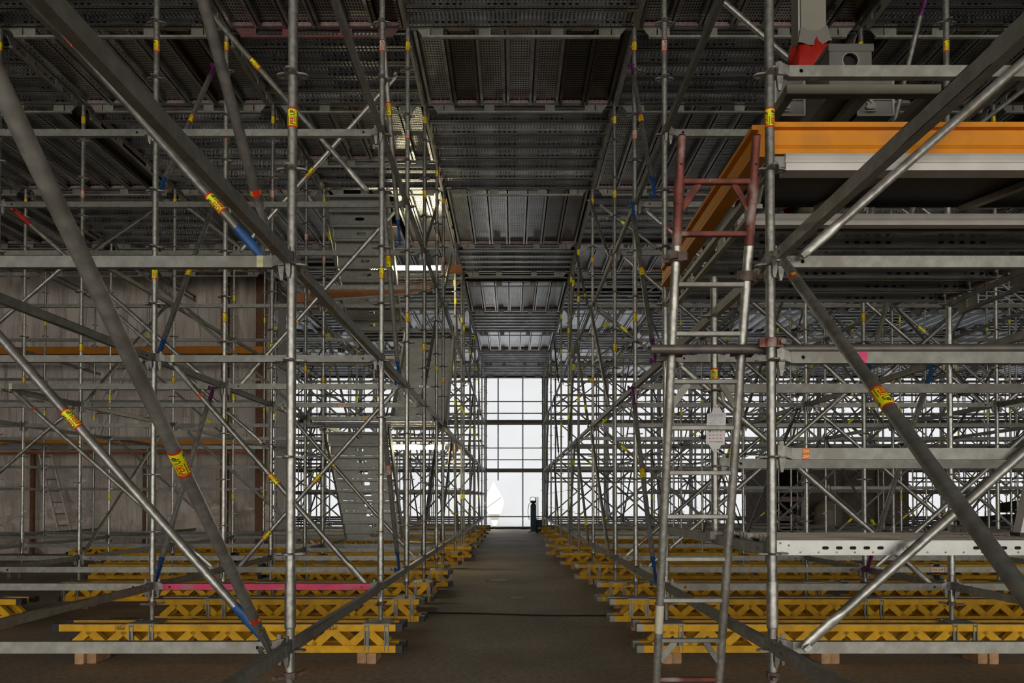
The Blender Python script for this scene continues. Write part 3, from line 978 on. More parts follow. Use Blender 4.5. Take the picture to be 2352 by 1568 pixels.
# ---- braces
def brace_mbs(L, r=.0242):
    t = MB(); t.tube((.25, 0, 0), (L - .25, 0, 0), r, 16)
    e = MB()
    rings = []
    for x, a, b in ((.26, r * 1.01, r * 1.01), (.235, r * 1.03, r * .95), (.195, .028, .013), (.03, .023, .009), (0, .018, .009), (-.015, .008, .009)):
        rings.append([(x, a * math.cos(2 * math.pi * i / 12), b * math.sin(2 * math.pi * i / 12)) for i in range(12)])
    e.loft(list(reversed(rings)))
    e.tube((0, 0, -.035), (0, 0, .035), .009, 8)
    e.box((-.02, -.012, -.05), (.02, .012, -.03))
    e.tube((.215, 0, .01), (.215, 0, .024), .006, 8)
    e.bar((.02, -.017, .01), (.19, -.017, .012), .008, .008); e.bar((.02, .017, .01), (.19, .017, .012), .008, .008)
    return t, e
BR = {}
def brace_mesh(L, colr=None):
    k = round(L, 2)
    if k not in BR:
        t, e = brace_mbs(L)
        f = MB(); f.tube((.1, 0, 0), (L - .1, 0, 0), .0235, 8); f.bar((-.01, 0, 0), (.14, 0, 0), .04, .018); f.bar((L - .14, 0, 0), (L + .01, 0, 0), .04, .018)
        f.tube((.45, 0, 0), (.59, 0, 0), .0248, 8, 1)
        BR[k] = (t.mesh('diagonal_brace', ['galv_brace'], True), f.mesh('diagonal_brace', ['galv_far', 'st_yellow'], True), f)
    return BR[k]
ENDM = {}
def end_mesh(c):
    if c not in ENDM:
        ENDM[c] = brace_mbs(2.0)[1].mesh('end_fitting', [c], True)
    return ENDM[c]
BRS = []
def brace_x(r, xi, ki, xo, ko, off=.05, **kw):
    """brace in the plane of row r from post xi at level ki to post xo at level ko"""
    s = 1 if xo > xi else -1
    Y = R[r] + off
    side = 'L' if min(xi, xo) < -1.3 else 'R'
    p0 = (xi + s * .14, Y, LV(ki) + (.03 if ko > ki else -.02)); p1 = (xo - s * .14, Y, LV(ko) + (-.02 if ko > ki else .03))
    add_brace(p0, p1, (0, 1, 0), **kw)
def brace_y(X, r0, k0, r1, k1, off=.05, **kw):
    s = 1 if R[r1] > R[r0] else -1
    p0 = (X + off, R[r0] + s * .15, LV(k0) + (.03 if k1 > k0 else -.02)); p1 = (X + off, R[r1] - s * .15, LV(k1) + (-.02 if k1 > k0 else .03))
    add_brace(p0, p1, (1, 0, 0), **kw)
def add_brace(p0, p1, nrm, label='', c0=None, c1=None, st=(), pri=0, num=()):
    if seen(p0, p1, 40) and not blocked(p0, p1): BRS.append((min(p0[1], p1[1]) - pri, p0, p1, nrm, label, c0, c1, st, num))
Y, W = 'st_yellow', 'st_white'
# first row
brace_x(1, -1.25, 0, -3.25, 4, .055, label='grey tube brace rising left from the blue painted foot, first row', c0='blue', st=[(1.50, Y)], pri=20)
brace_x(1, -1.25, 4, -3.25, 8, .055, label='tube brace with blue end rising to upper left, first row', c0='blue', st=[(.36, Y), (1.55, W)], pri=20)
brace_x(1, 1.25, 0, 3.75, 4, -.055, label='tube brace rising right from the knee ledger, first row right', st=[(1.83, Y)], pri=20)
brace_x(1, 1.25, 4, 3.75, 8, -.055, label='tube brace rising right beside the orange platform, first row', st=[(1.60, Y)], pri=20)
add_brace((-1.305, 3.48, .64), (-1.262, 1.28, 2.60), (1, 0, 0), label='thick near brace sweeping up left across the picture to behind camera', st=[(1.27, Y)], num=[.28], pri=20)
brace_y(-1.25, 1, 4, 0, 8, -.055, label='steep near brace rising from the first left post above head height', num=[.28], pri=20)
brace_y(1.25, 1, 4, 0, 0, .0, label='thick near brace sweeping down right from the first right post', st=[(1.20, Y)], num=[.2], pri=20)
# second and third rows, left bay
brace_x(2, -3.25, 4, -1.25, 0, .055, label='tube brace falling right to the pink ledger, second row left', st=[(1.3, Y)], num=[.36], pri=15)
brace_x(2, -1.25, 7, -3.25, 11, .055, label='tube brace high up falling right, second row left', st=[(1.45, Y)], pri=15)
brace_x(3, -3.25, 0, -1.25, 4, .055, label='tube brace rising right at low level, third row left', st=[(.42, Y), (1.25, Y)], pri=15)
brace_x(3, -3.25, 4, -1.25, 8, .055, label='tube brace rising right at middle level, third row left', st=[(.85, Y)], pri=15)
brace_x(3, -3.25, 7, -1.25, 11, .055, label='tube brace rising right under the deck, third row left', st=[(1.1, Y)], pri=15)
brace_x(4, -3.25, 4, -1.25, 0, .055, label='tube brace falling right at low level, fourth row left', st=[(.9, Y)], pri=12)
brace_x(4, -3.25, 8, -1.25, 4, .055, label='tube brace falling right at middle level, fourth row left', st=[(.9, Y)], pri=12)
brace_x(3, -5.75, 8, -3.25, 4, .055, label='tube brace with red end falling right, third row, second bay left', c0='red_mark', st=[(1.0, Y)], pri=12)
brace_x(4, -5.75, 7, -3.25, 3, .055, label='tube brace falling right, fourth row, second bay left', num=[.3], pri=12)
brace_x(3, -5.75, 4, -3.25, 0, .055, label='low tube brace falling right, third row, second bay left', num=[.3], pri=12)
brace_x(4, -8.25, 0, -5.75, 4, .055, label='low tube brace rising right, fourth row, third bay left', st=[(1.5, Y)], pri=12)
brace_x(4, -8.25, 4, -5.75, 8, .055, label='middle tube brace rising right, fourth row, third bay left', st=[(1.5, Y)], pri=12)
# aisle side planes
for X, nm in ((1.25, 'first right post line'), (-3.25, 'second left post line')):
    o = .06 if X > 0 else .06
    brace_y(X, 3, 11, 2, 7, -o, label='steep brace with purple top and blue foot under deck, %s' % nm, c0='purple', c1='blue', st=[(1.0, Y)], pri=14)
    brace_y(X, 3, 8, 2, 4, -o, label='steep brace with blue ends at middle level, %s' % nm, c0='blue' if X > 0 else None, c1='purple' if X > 0 else 'blue', st=[(1.05, Y)], pri=14)
    brace_y(X, 3, 4, 2, 0, -o, label='steep brace with purple top and blue foot low down, %s' % nm, c0='purple', c1='blue', st=[(1.05, Y)], pri=14)
brace_y(-1.25, 2, 11, 3, 7, .0 - .06, label='steep blue footed brace under the deck, first left post line', c1='blue', st=[(.95, Y)], pri=14)
brace_y(-1.25, 2, 8, 3, 4, -.06, label='steep blue footed brace at middle level, first left post line', c1='blue', st=[(.95, Y)], pri=14)
brace_y(-1.25, 2, 4, 3, 0, -.06, label='steep blue footed brace low down, first left post line', c0='purple', c1='blue', st=[(1.0, W)], pri=14)
# right bays near
brace_x(2, 1.25, 11, 3.75, 7, -.055, label='tube brace high up falling right, second row right', st=[(2.0, Y)], pri=15)
brace_x(3, 1.25, 8, 3.75, 4, .055, label='tube brace with banded end falling right, third row right', num=[.3], pri=15)
brace_x(4, 1.25, 8, 3.75, 4, .055, label='tube brace falling right at middle level, fourth row right', num=[.28], pri=12)
brace_x(3, 1.25, 0, 3.75, 4, .055, label='tube brace rising right at low level, third row right', num=[.3], st=[(1.75, Y)], pri=15)
brace_x(2, 3.75, 0, 1.25, 4, .055, label='tube brace falling right behind the climbing ladder, second row right', st=[(1.75, Y)], num=[.34], pri=15)
brace_x(4, 1.25, 0, 3.75, 4, .055, label='tube brace rising right at low level, fourth row right', num=[.3], st=[(1.6, Y)], pri=12)
brace_y(3.75, 2, 11, 3, 7, -.06, label='pale brace with purple top under the deck, second right post line', c0='purple', st=[(1.3, Y)], pri=14)
brace_y(3.75, 2, 8, 3, 4, -.06, label='steep brace at middle level, second right post line', c1='blue', st=[(.9, Y)], pri=14)
brace_y(3.75, 2, 4, 3, 0, -.06, label='steep brace with purple foot low down, second right post line', c0='blue', c1='purple', st=[(.9, Y)], pri=14)
# deeper rows follow a regular pattern
for side, rows, xs in (('L', ROWS_L, XL), ('R', ROWS_R, XR)):
    for r in rows:
        if r < 5 and not (side == 'R' and r >= 3): continue
        for i in range(len(xs) - 1):
            if r <= 4 and i == 0: continue
            if side == 'L' and i >= 1 and r < 7 and (r, i) not in ((5, 1), (6, 2)): continue
            if r in (6.5,) or (side == 'L' and i == 0 and r in (5, 6)): continue
            if not (has_post(side, r, xs[i]) and has_post(side, r, xs[i + 1])): continue
            up = (int(r) + i) % 2 == 0
            for k in (0, 4, 8):
                if up: a = (xs[i], k, xs[i + 1], k + 4)
                else: a = (xs[i], k + 4, xs[i + 1], k)
                if k == 8: a = (a[0], min(a[1], 11.5), a[2], min(a[3], 11.5))
                brace_x(r, *a, .055, label='tube brace %s outward, %s, %s row, %s' % ('rising' if up else 'falling', bayw(i + 1, side), rown(side, r), {0: 'low level', 4: 'middle level', 8: 'top level'}[k]))
    for i, X in enumerate(xs):
        rr = [q for q in rows if has_post(side, q, X) and not (q == 4.5)]
        for a, b in zip(rr[:-1], rr[1:]):
            if a < 4 or R[b] - R[a] < 1.2: continue
            if side == 'L' and i >= 1 and a < 7 and (int(a) + i) % 3: continue
            if (int(a) + i) % 2 and a > 5: continue
            fl = (int(a) // 2 + i) % 2
            for k in (0, 4, 8):
                k1 = min(k + 4, 11.5)
                brace_y(X, a, k1 if fl else k, b, k if fl else k1, -.06, label='steep brace on %s line %s of aisle, %s level, meeting %s row' % (ORD[i + 1], 'left' if side == 'L' else 'right', {0: 'low', 4: 'middle', 8: 'top'}[k], rown(side, b)))
BRS.sort(key=lambda s: s[0])
FARBR = MB()
mb = MB(); vs, fs, wd = text2d('250')
NUMB = sticker_tube(.0242, .03, small=True)
for j in range(3):
    a0 = j * 2.1
    NUMB.add([(.026 - b * .022, .0262 * math.sin(a0 + a * .4), .0262 * math.cos(a0 + a * .4)) for a, b in vs], fs, 2)
ME_NUM = NUMB.mesh('length_band', ['st_red', 'st_red', 'st_yellow'])
for n, (d, p0, p1, nrm, label, c0, c1, st, num) in enumerate(BRS):
    L = (Vector(p1) - Vector(p0)).length
    me = brace_mesh(L); mw = along(p0, p1, nrm)
    if n >= 300:
        FARBR.merge(me[2], mw); continue
    near = d < 9.5
    o = obj('diagonal_brace', me[0] if near else me[1]); o.matrix_world = mw
    if near:
        obj('end_fitting', end_mesh(c0 or 'galv_brace'), o); obj('end_fitting', end_mesh(c1 or 'galv_brace'), o, T(L, 0, 0) @ Matrix.Rotation(math.pi, 4, 'Z'))
        for x, c in st: obj('sticker', sticker_mesh(.0242, .125, c), o, T(x, 0, 0) @ Matrix.Rotation(2.4 + nrm[0] * 1.0, 4, 'X'))
        for x in num: obj('length_band', ME_NUM, o, T(x, 0, 0) @ Matrix.Rotation(2.4, 4, 'X'))
    tag(o, label, 'brace', 'diagonal scaffold braces')
if FARBR.v: tag(obj('distant_brace_mass', FARBR.mesh('distant_brace_mass', ['galv_far', 'st_yellow'])), 'mass of small distant braces deep in the scaffold', 'braces', None, 'stuff')

# ---------------------------------------------------------------- yellow lattice girders on timber blocks
GZ = .09
def strut_mb():
    m = MB(); m.bar((-.078, 0, .05), (.078, 0, .19), .056, .066, up=(-.6, 0, .8)); return m
ME_STRUT = strut_mb().mesh('strut', ['yellow'])
GM = {}
def girder_mesh(L, cap):
    k = (round(L, 2), cap)
    if k in GM: return GM[k]
    ch = MB(); ch.box((.05, -.04, 0), (L - .05, .04, .06))
    tc = MB(); tc.box((.05, -.04, .18), (L - .05, .04, .238)); tc.box((.0, -.04, .2381), (L, .04, .2405), 1)
    caps = MB(); caps.box((0, -.042, -.001), (.06, .042, .061))
    web = MB()
    st = strut_mb()
    n = int((L - .2) / .148)
    x0 = (L - n * .148) / 2
    pos = []
    for i in range(n):
        x = x0 + .148 * (i + .5)
        m = T(x, 0, 0) if i % 2 == 0 else T(x, 0, 0) @ Matrix.Rotation(math.pi, 4, 'Z')
        pos.append(m); web.merge(st, m)
    GM[k] = (ch.mesh('lattice_girder', ['yellow']), tc.mesh('top_chord', ['yellow', 'dusty']), caps.mesh('end_cap', [cap]), web.mesh('web_struts', ['yellow']), pos)
    return GM[k]
def print_mesh(flip):
    m = MB(); vs, fs, wd = text2d('PERI')
    k = .03; L = wd * k
    f = -1 if flip else 1
    pts = lambda q: [(f * (a * k - L / 2), -.0406, .209 + f * (b - .5) * .03) for a, b in q]
    m.add(pts(vs), fs)
    x0, x1 = -.25, wd + .15
    m.add(pts([(x0, -.25), (x1, -.25), (x1, -.16), (x0, -.16)]), [(0, 1, 2, 3)])
    m.add(pts([(x0, -.25), (x0 + .1, -.25), (x0 + .1, 1.1), (x0, 1.1)]), [(0, 1, 2, 3)])
    return m.mesh('printed_mark', ['st_black'])
PR_F, PR_U = print_mesh(True), print_mesh(False)
BLOCKS = {}
mb = MB(); mb.bar((0, -.11, .0445), (0, .11, .0445), .078, .089, c=.004)
ME_BLOCK = mb.mesh('timber_block', ['wood'])
def girder(x0, x1, Yc, side, label, cap, single=False, marks=(), near=False):
    L = x1 - x0
    if not seen((x0, Yc, .2), (x1, Yc, .2), 30): return
    me = girder_mesh(L, cap)
    o = obj('lattice_girder', me[0]); o.location = (x0, Yc, GZ)
    obj('top_chord', me[1], o)
    for x in (0, L - .06):
        for z in (0, .18): obj('end_cap', me[2], o, T(x, 0, z))
    if near:
        for m in me[4]: obj('strut', ME_STRUT, o, m)
    else: tag(obj('web_struts', me[3], o), kind='stuff')
    for x, flip, zz in marks: obj('printed_mark', PR_F if flip else PR_U, o, T(x, 0, zz))
    tag(o, label, 'girder', 'yellow timber lattice girders under the scaffold')
def blocks(x0, x1, Yc, where):
    n = max(2, int((x1 - x0) / 1.0))
    for i in range(n):
        x = x0 + .3 + (x1 - x0 - .6) * i / (n - 1)
        for j, dx in enumerate((-.042, .042)):
            if not seen((x, Yc, 0), (x, Yc, .09), 10): continue
            o = obj('timber_block', ME_BLOCK, None); o.location = (x + dx, Yc + random.uniform(-.03, .0), 0); o.rotation_euler.z = random.uniform(-.06, .06)
            tag(o, 'raw timber block, %s of %s pair, under %s' % ('left' if j == 0 else 'right', ORD[i + 1], where), 'block', 'timber blocks under the yellow girders')
GS = {'L': {1: [(-4.0, -1.0)], 2: [(-4.01, -1.03)], 3: [(-3.97, -1.03), (-8.3, -5.32)], 4: [(-5.9, -1.1)], 4.5: [(-3.9, -1.0)], 5: [(-4.1, -1.15), (-7.1, -4.2)], 6: [(-5.6, -1.12), (-8.3, -5.7)],
            6.5: [(-3.9, -.95), (-9.7, -4.0)], 7: [(-5.8, -1.04), (-10.6, -5.9)], 8: [(-5.9, -1.0)], 9: [(-5.9, -1.0)], 10: [(-5.9, -1.0)], 11: [(-5.9, -1.0)], 12: [(-5.9, -1.0)]},
      'R': {1: [(1.0, 4.0)], 2: [(.96, 6.9)], 3: [(.94, 6.9)], 4: [(.985, 4.1), (4.2, 9.1)], 5: [(.93, 6.8), (6.9, 10.0)], 6: [(.86, 6.8), (6.9, 12.0)], 6.5: [(.9, 6.0), (6.1, 12)],
            7: [(.7, 6.8), (6.9, 12.6)], 8: [(.9, 6.8), (6.9, 12.8)], 9: [(.9, 6.8), (6.9, 12.8)], 10: [(.9, 6.8), (6.9, 12.8)], 11: [(.9, 6.8), (6.9, 14)], 12: [(.9, 6.8), (6.9, 14)]}}
for side in 'LR':
    for r, segs in GS[side].items():
        for si, (a, b) in enumerate(segs):
            for q, dy in enumerate((-.14, .06)):
                w = 'left' if side == 'L' else 'right'
                lab = 'yellow timber lattice girder, %s of pair, %s row %s of aisle%s' % ('front' if q == 0 else 'rear', rown(side, r), w, '' if si == 0 else ', outer length')
                mk = []
                if side == 'L' and r == 2 and q == 0: mk = [(.58, True, 0), (2.38, True, 0)]
                if side == 'L' and r == 3 and q == 0 and si == 0: mk = [(.5, False, -.18), (2.35, False, -.18)]
                if side == 'R' and r == 3 and q == 0: mk = []
                if side == 'R' and r == 4 and q == 0: mk = [(.38, True, 0)]
                if side == 'L' and r == 4 and q == 0: mk = [(.62, False, 0)]
                girder(a, b, R[r] + dy - .0, side, lab, 'black' if side == 'L' else 'galv_bar', marks=mk, near=(r in (2, 3) and q == 0))
            if r <= 8: blocks(a, b, R[r] - .07, '%s row girders %s%s' % (rown(side, r), 'left' if side == 'L' else 'right', '' if si == 0 else ', outer length'))

# ---------------------------------------------------------------- orange edged work platform on the right
def orange_profile():      # light formwork beam: lipped flanges, web set back between them
    return [(-.045, -.086), (.045, -.086), (.045, -.060), (.012, -.050), (.030, -.030), (.030, .030), (.012, .034), (.012, .058), (.045, .060), (.045, .086), (-.045, .086)]
def orange_beam(p0, p1, label, profile=None):
    mb = MB(); mb.sweep(profile or orange_profile(), (0, 0, 0), Vector(p1) - Vector(p0))
    o = obj('orange_beam', mb.mesh('orange_beam', ['orange'])); o.location = p0
    m2 = MB(); d = (Vector(p1) - Vector(p0)).normalized(); q = d * .10
    s = Vector((0, 0, 1)).cross(d)
    for sgn in (-1,):
        m2.tube(q + s * (sgn * .0125 * 1) + Vector((0, 0, .045)), q + s * (sgn * .0465) + Vector((0, 0, .045)), .006, 8)
    return tag(o, label, 'beam')
PZ = 3.315
o = orange_beam((3.82, 3.735, PZ), (1.30, 3.735, PZ), 'orange beam along the near edge of the raised platform')
orange_beam((1.235, 3.72, PZ), (1.235, 6.02, PZ), 'orange beam receding along the aisle edge of raised platform')
mb = MB(); mb.sweep([(-.045, -.045), (.045, -.045), (.05, -.01), (.04, .0), (.04, .012), (.05, .03), (.045, .045), (-.045, .045)], (0, 0, 0), (-2.47, 0, 0))
o = obj('aluminium_rail', mb.mesh('aluminium_rail', ['alu_white'])); o.location = (3.82, 3.715, 3.178)
m2 = MB(); m2.box((-2.53, -.03, -.02), (-2.46, .03, .035)); m2.tube((-2.51, -.034, .01), (-2.51, .034, .01), .008, 8)
obj('hinge_lug', m2.mesh('hinge_lug', ['silver']), o)
tag(o, 'pale aluminium rail under the near orange platform beam', 'rail')
mb = MB(); mb.sweep([(-.03, -.035), (.03, -.035), (.03, -.008), (.02, 0), (.03, .008), (.03, .035), (-.03, .035)], (0, 0, 0), (-2.45, 0, 0))
o = obj('aluminium_rail', mb.mesh('aluminium_rail', ['alu_white'])); o.location = (3.75, 4.34, 3.13)
tag(o, 'pale aluminium rail between black plywood and steel planks of platform', 'rail')
mb = MB(); mb.box((1.30, 3.76, 3.225), (3.74, 4.36, 3.246))
tag(obj('plywood_panel', mb.mesh('plywood_panel', ['ply'])), 'black film faced plywood forming the front of platform floor', 'panel')
for n, (xa, xb) in enumerate(((2.0, 2.35), (2.95, 3.25))):
    mb = MB(); mb.bar((xa, 3.78, 3.20), (xb - .55, 4.33, 3.20), .045, .035)
    tag(obj('cross_strut', mb.mesh('cross_strut', ['tan'])), ('left' if n == 0 else 'right') + ' slanting tan strut beneath the black plywood', 'strut')
# tan frame carrying the metal boxes
FR = MB(); FR.bar((1.43, 3.88, 3.675), (2.29, 3.88, 3.675), .055, .055, c=.004)
o = obj('tan_frame', FR.mesh('tan_frame', ['tan']))
for nm, p0, p1 in (('frame_bar', (1.46, 3.9, 3.675), (1.46, 4.76, 3.675)), ('frame_bar', (2.26, 3.9, 3.675), (2.26, 4.76, 3.675)), ('frame_bar', (1.43, 4.76, 3.675), (2.29, 4.76, 3.675)), ('frame_bar', (1.88, 3.9, 3.675), (1.88, 4.74, 3.675))):
    f = MB(); f.bar(p0, p1, .055, .055, c=.004); obj(nm, f.mesh(nm, ['tan']), o)
for x, y in ((2.26, 4.72), (1.88, 4.70)):
    f = MB(); f.box((x - .025, y - .025, 3.25), (x + .025, y + .025, 3.65)); obj('leg', f.mesh('leg', ['tan']), o)
tag(o, 'tan steel frame standing on the raised platform under metal boxes', 'frame')
def latch(parent, x, y, z):
    l = MB()
    l.box((x - .022, y - .008, z - .03), (x + .022, y, z + .012)); l.box((x - .010, y - .010, z + .012), (x + .010, y, z + .05)); l.tube((x, y - .016, z + .01), (x, y, z + .01), .009, 10)
    for s in (-1, 1): l.tube((x + s * .024, y - .01, z - .02), (x + s * .024, y, z - .02), .008, 8)
    l.bar((x - .03, y - .008, z - .045), (x + .03, y - .008, z - .045), .006, .006)
    obj('latch', l.mesh('latch', ['galv_bar']), parent)
def case(x0, x1, y0, y1, z0, z1, label):
    m = MB(); m.box((x0, y0, z0), (x1, y1, z0 + (z1 - z0) * .36))
    o = obj('metal_case', m.mesh('metal_case', ['alu']))
    l = MB(); l.box((x0 - .004, y0 - .004, z0 + (z1 - z0) * .37), (x1 + .004, y1 + .004, z1)); obj('lid', l.mesh('lid', ['alu']), o)
    e = MB()
    for x in (x0, x1):
        e.box((x - .006, y0 - .006, z0), (x + .006, y0 + .006, z1))
    e.box((x0, y0 - .005, z0 - .003), (x1, y0 + .006, z0 + .006)); obj('edge_trim', e.mesh('edge_trim', ['silver']), o)
    latch(o, (x0 + x1) / 2 - .03, y0 - .004, z0 + (z1 - z0) * .27)
    return tag(o, label, 'case')
case(1.49, 1.664, 4.18, 4.30, 3.705, 3.955, 'aluminium latch case on tan frame, beside the scaffold post')
case(1.985, 2.20, 4.18, 4.45, 3.705, 3.955, 'aluminium latch case on tan frame, right of red wrapped column')
m = MB(); m.plate([rect(1.73, 3.72, 1.975, 3.975), ngon(.043, 24, 1.852, 3.922)], basis((0, 4.0, 0), Vector((1, 0, 0)), Vector((0, 0, 1)), Vector((0, -1, 0))), .01)
m.box((1.73, 4.0, 3.72), (1.738, 4.5, 3.985)); m.box((1.967, 4.0, 3.72), (1.975, 4.5, 3.985)); m.box((1.738, 4.0, 3.72), (1.967, 4.5, 3.728))
o = obj('duct_box', m.mesh('duct_box', ['alu']))
m = MB(); m.box((1.722, 3.982, 3.986), (1.983, 4.5, 4.014)); m.box((1.722, 3.980, 3.972), (1.983, 3.989, 4.0)); obj('lid', m.mesh('lid', ['alu']), o)
m = MB(); m.box((1.739, 4.02, 3.73), (1.966, 4.49, 3.98)); obj('dark_inside', m.mesh('dark_inside', ['hole']), o)
m = MB()
m.plate([[((.050 + random.uniform(-.003, .004)) * math.cos(a) + 1.852, (.050 + random.uniform(-.003, .004)) * math.sin(a) * .93 + 3.922) for a in [2 * math.pi * k / 24 for k in range(24)]], ngon(.043, 24, 1.852, 3.922)],
        basis((0, 3.989, 0), Vector((1, 0, 0)), Vector((0, 0, 1)), Vector((0, -1, 0))), .002)
obj('crimped_rim', m.mesh('crimped_rim', ['silver']), o)
tag(o, 'square aluminium duct box with round dark hole in its front', 'box')
m = MB(); m.box((1.875, 4.72, 3.3), (2.045, 4.89, 7.2))
o = obj('steel_column', m.mesh('steel_column', ['column'])); tag(o, 'grey green square column rising out of red plastic wrapping', 'column')
# crumpled red sheet round the column foot
m = MB(); rings = []
for j in range(22):
    z = 3.40 + j * 1.13 / 21
    ring = []
    b = .105 + .055 * math.exp(-((z - 4.16) / .17) ** 2) + .012 * math.sin(z * 23)
    for i in range(36):
        a = 2 * math.pi * i / 36
        sq = 1 / max(abs(math.cos(a)), abs(math.sin(a))) ** .6
        rr = b * sq + .028 * noise.noise((math.cos(a) * 3, math.sin(a) * 3, z * 6)) + .012 * noise.noise((a * 4, z * 13, 1))
        cx = 1.96 - .05 * math.exp(-((z - 4.15) / .2) ** 2) - .055 * max(0, (4.0 - z) / .6)
        ring.append((cx + rr * math.cos(a), 4.80 + rr * math.sin(a) * .92, z + .02 * noise.noise((a * 2, z * 3, 5))))
    rings.append(ring)
m.loft(rings, 0, False)
w = obj('red_wrapping', m.mesh('red_wrapping', ['red_plastic'], True), o)
m = MB(); rings = []
for z, e in ((4.485, .112), (4.52, .104), (4.555, .098), (4.60, .094)):
    rings.append([(1.96 + (e + .012 * noise.noise((i, z * 9, 0))) * (1 if c[0] > 0 else -1) * min(1, abs(c[0]) * 1.6), 4.805 + e * (1 if c[1] > 0 else -1) * min(1, abs(c[1]) * 1.6), z + .03 * noise.noise((i * .7, z, 4))) for i, c in enumerate(ngon(1, 24))])
m.loft(rings, 0, False); obj('tape_binding', m.mesh('tape_binding', ['clear_tape'], True), o)
m = MB(); m.tube((1.868, 4.74, 4.5), (1.868, 4.74, 7.1), .006, 6); obj('cable', m.mesh('cable', ['paper']), o)

# ---------------------------------------------------------------- horizontal tube, couplers, climbing ladder
m = MB(); m.tube((0, 0, 0), (3.4, 0, .008), .0245, 18)
o = obj('guard_tube', m.mesh('guard_tube', ['dark_tube'], True)); o.location = (.635, 3.69, 2.186)
tag(o, 'dark weathered tube clamped level across the ladder and first right post', 'tube')
def coupler_mb():
    m = MB()
    n = 16
    pr = []
    for s, r0, r1 in ((0, .0255, .034),):
        a = [(.0255 * math.cos(2 * math.pi * i / n), .0255 * math.sin(2 * math.pi * i / n)) for i in range(n)]
        b = [(.035 * math.cos(2 * math.pi * i / n), .035 * math.sin(2 * math.pi * i / n)) for i in range(n)]
    m.plate([b, a], T(0, 0, -.025), .05)
    m.box((-.062, -.012, -.022), (-.03, .012, .022)); m.box((.03, -.02, -.022), (.058, .02, .022))
    m.tube((.048, -.045, 0), (.048, .035, 0), .009, 8); m.tube((.048, -.052, 0), (.048, -.034, 0), .015, 6)
    m.box((-.02, .03, -.02), (.02, .05, .02))
    return m
CPM = {k: coupler_mb().mesh('tube_coupler', [k]) for k in ('rust', 'rust_grey')}
def coupler(loc, rot, label, mat='rust'):
    o = obj('tube_coupler', CPM[mat]); o.location = loc; o.rotation_euler = rot
    return tag(o, label, 'coupler')
TX0 = .635
coupler((1.25, 3.632, 2.205), (0, 0, 0), 'red oxide coupler joining the dark tube to first right post')
LAD_T, LAD_B = Vector((.952, 3.52, 3.235)), Vector((.966, 4.32, 0.0))
ax = (LAD_T - LAD_B).normalized()
def lad(s, t):
    c = LAD_B + (LAD_T - LAD_B) * t
    return c + Vector((s * .19, 0, 0))
def tz(z):
    return (z - LAD_B.z) / (LAD_T.z - LAD_B.z)
m = MB()
o = empty('climbing_ladder', LAD_B)
tag(o, 'steel climbing ladder with red oxide top, clamped beside first right post', 'ladder')
def lp(name, mb, mat, smooth=False):
    return obj(name, mb.mesh(name, [mat] if isinstance(mat, str) else mat, smooth), o, T(*(-LAD_B)))
for s in (-1, 1):
    m = MB(); zt = 2.72
    m.tube(lad(s, 0), lad(s, tz(zt)), .0245, 16); m.tube(lad(s, tz(zt)), lad(s, tz(3.05)), .0248, 16, 1); m.tube(lad(s, tz(2.92)), lad(s, tz(3.02)), .028, 16, 1); m.tube(lad(s, tz(3.02)), lad(s, 1), .0215, 16, 1)
    m.tube(lad(s, 1), lad(s, 1) + Vector((0, 0, .008)), .0215, 16, 1, r1=.012)
    st = lp('stile', m, ['galv', 'rust'], True)
    h = MB(); p = lad(s, tz(3.10)); h.tube(p + Vector((0, -.0225, 0)), p + Vector((0, -.0215, 0)), .007, 10); obj('pin_hole', h.mesh('pin_hole', ['hole']), st)
for i in range(12):
    z = 3.025 - .2475 * i
    m = MB(); m.bar(lad(-1, tz(z)) + Vector((.018, 0, 0)), lad(1, tz(z)) - Vector((.018, 0, 0)), .03, .026, c=.004)
    lp('rung', m, 'rust' if i in (0, 1, 11) else 'galv_bar')
for z, sgn, mt in ((3.015, -1, 'rust'), (.54, -1, 'galv_bar'), (2.025, -1, 'galv_bar')):
    for s in (-1, 1):
        a = lad(s, tz(z + sgn * .12)) - Vector((s * .015, 0, 0)); b = lad(s, tz(z)) - Vector((s * .10, 0, 0))
        m = MB(); m.bar(a, b, .008, .036, up=(0, 0, 1)); lp('corner_gusset', m, mt)
m = MB(); m.tube(lad(-1, tz(.60)), lad(-1, tz(.77)), .0252, 16)
lp('worn_paint_band', m, 'st_white', True)
for s, z, w in ((-1, 2.66, 'left'), (1, 2.57, 'right')):
    p = lad(s, tz(z)) + Vector((s * .03, -.02, 0))
    coupler(lad(s, tz(z)), (.1, .0, s * .5 + (math.pi if s < 0 else 0)), 'rusty open coupler hanging on the %s stile of the climbing ladder' % w, 'rust_grey')
    m = MB()
for s, w in ((-1, 'left'), (1, 'right')):
    c = lad(s, tz(2.19)); coupler((c.x, c.y - .0, 2.19), (math.pi / 2 * 0 - .24, 0, 0), 'red oxide coupler tying dark tube to %s stile of climbing ladder' % w)

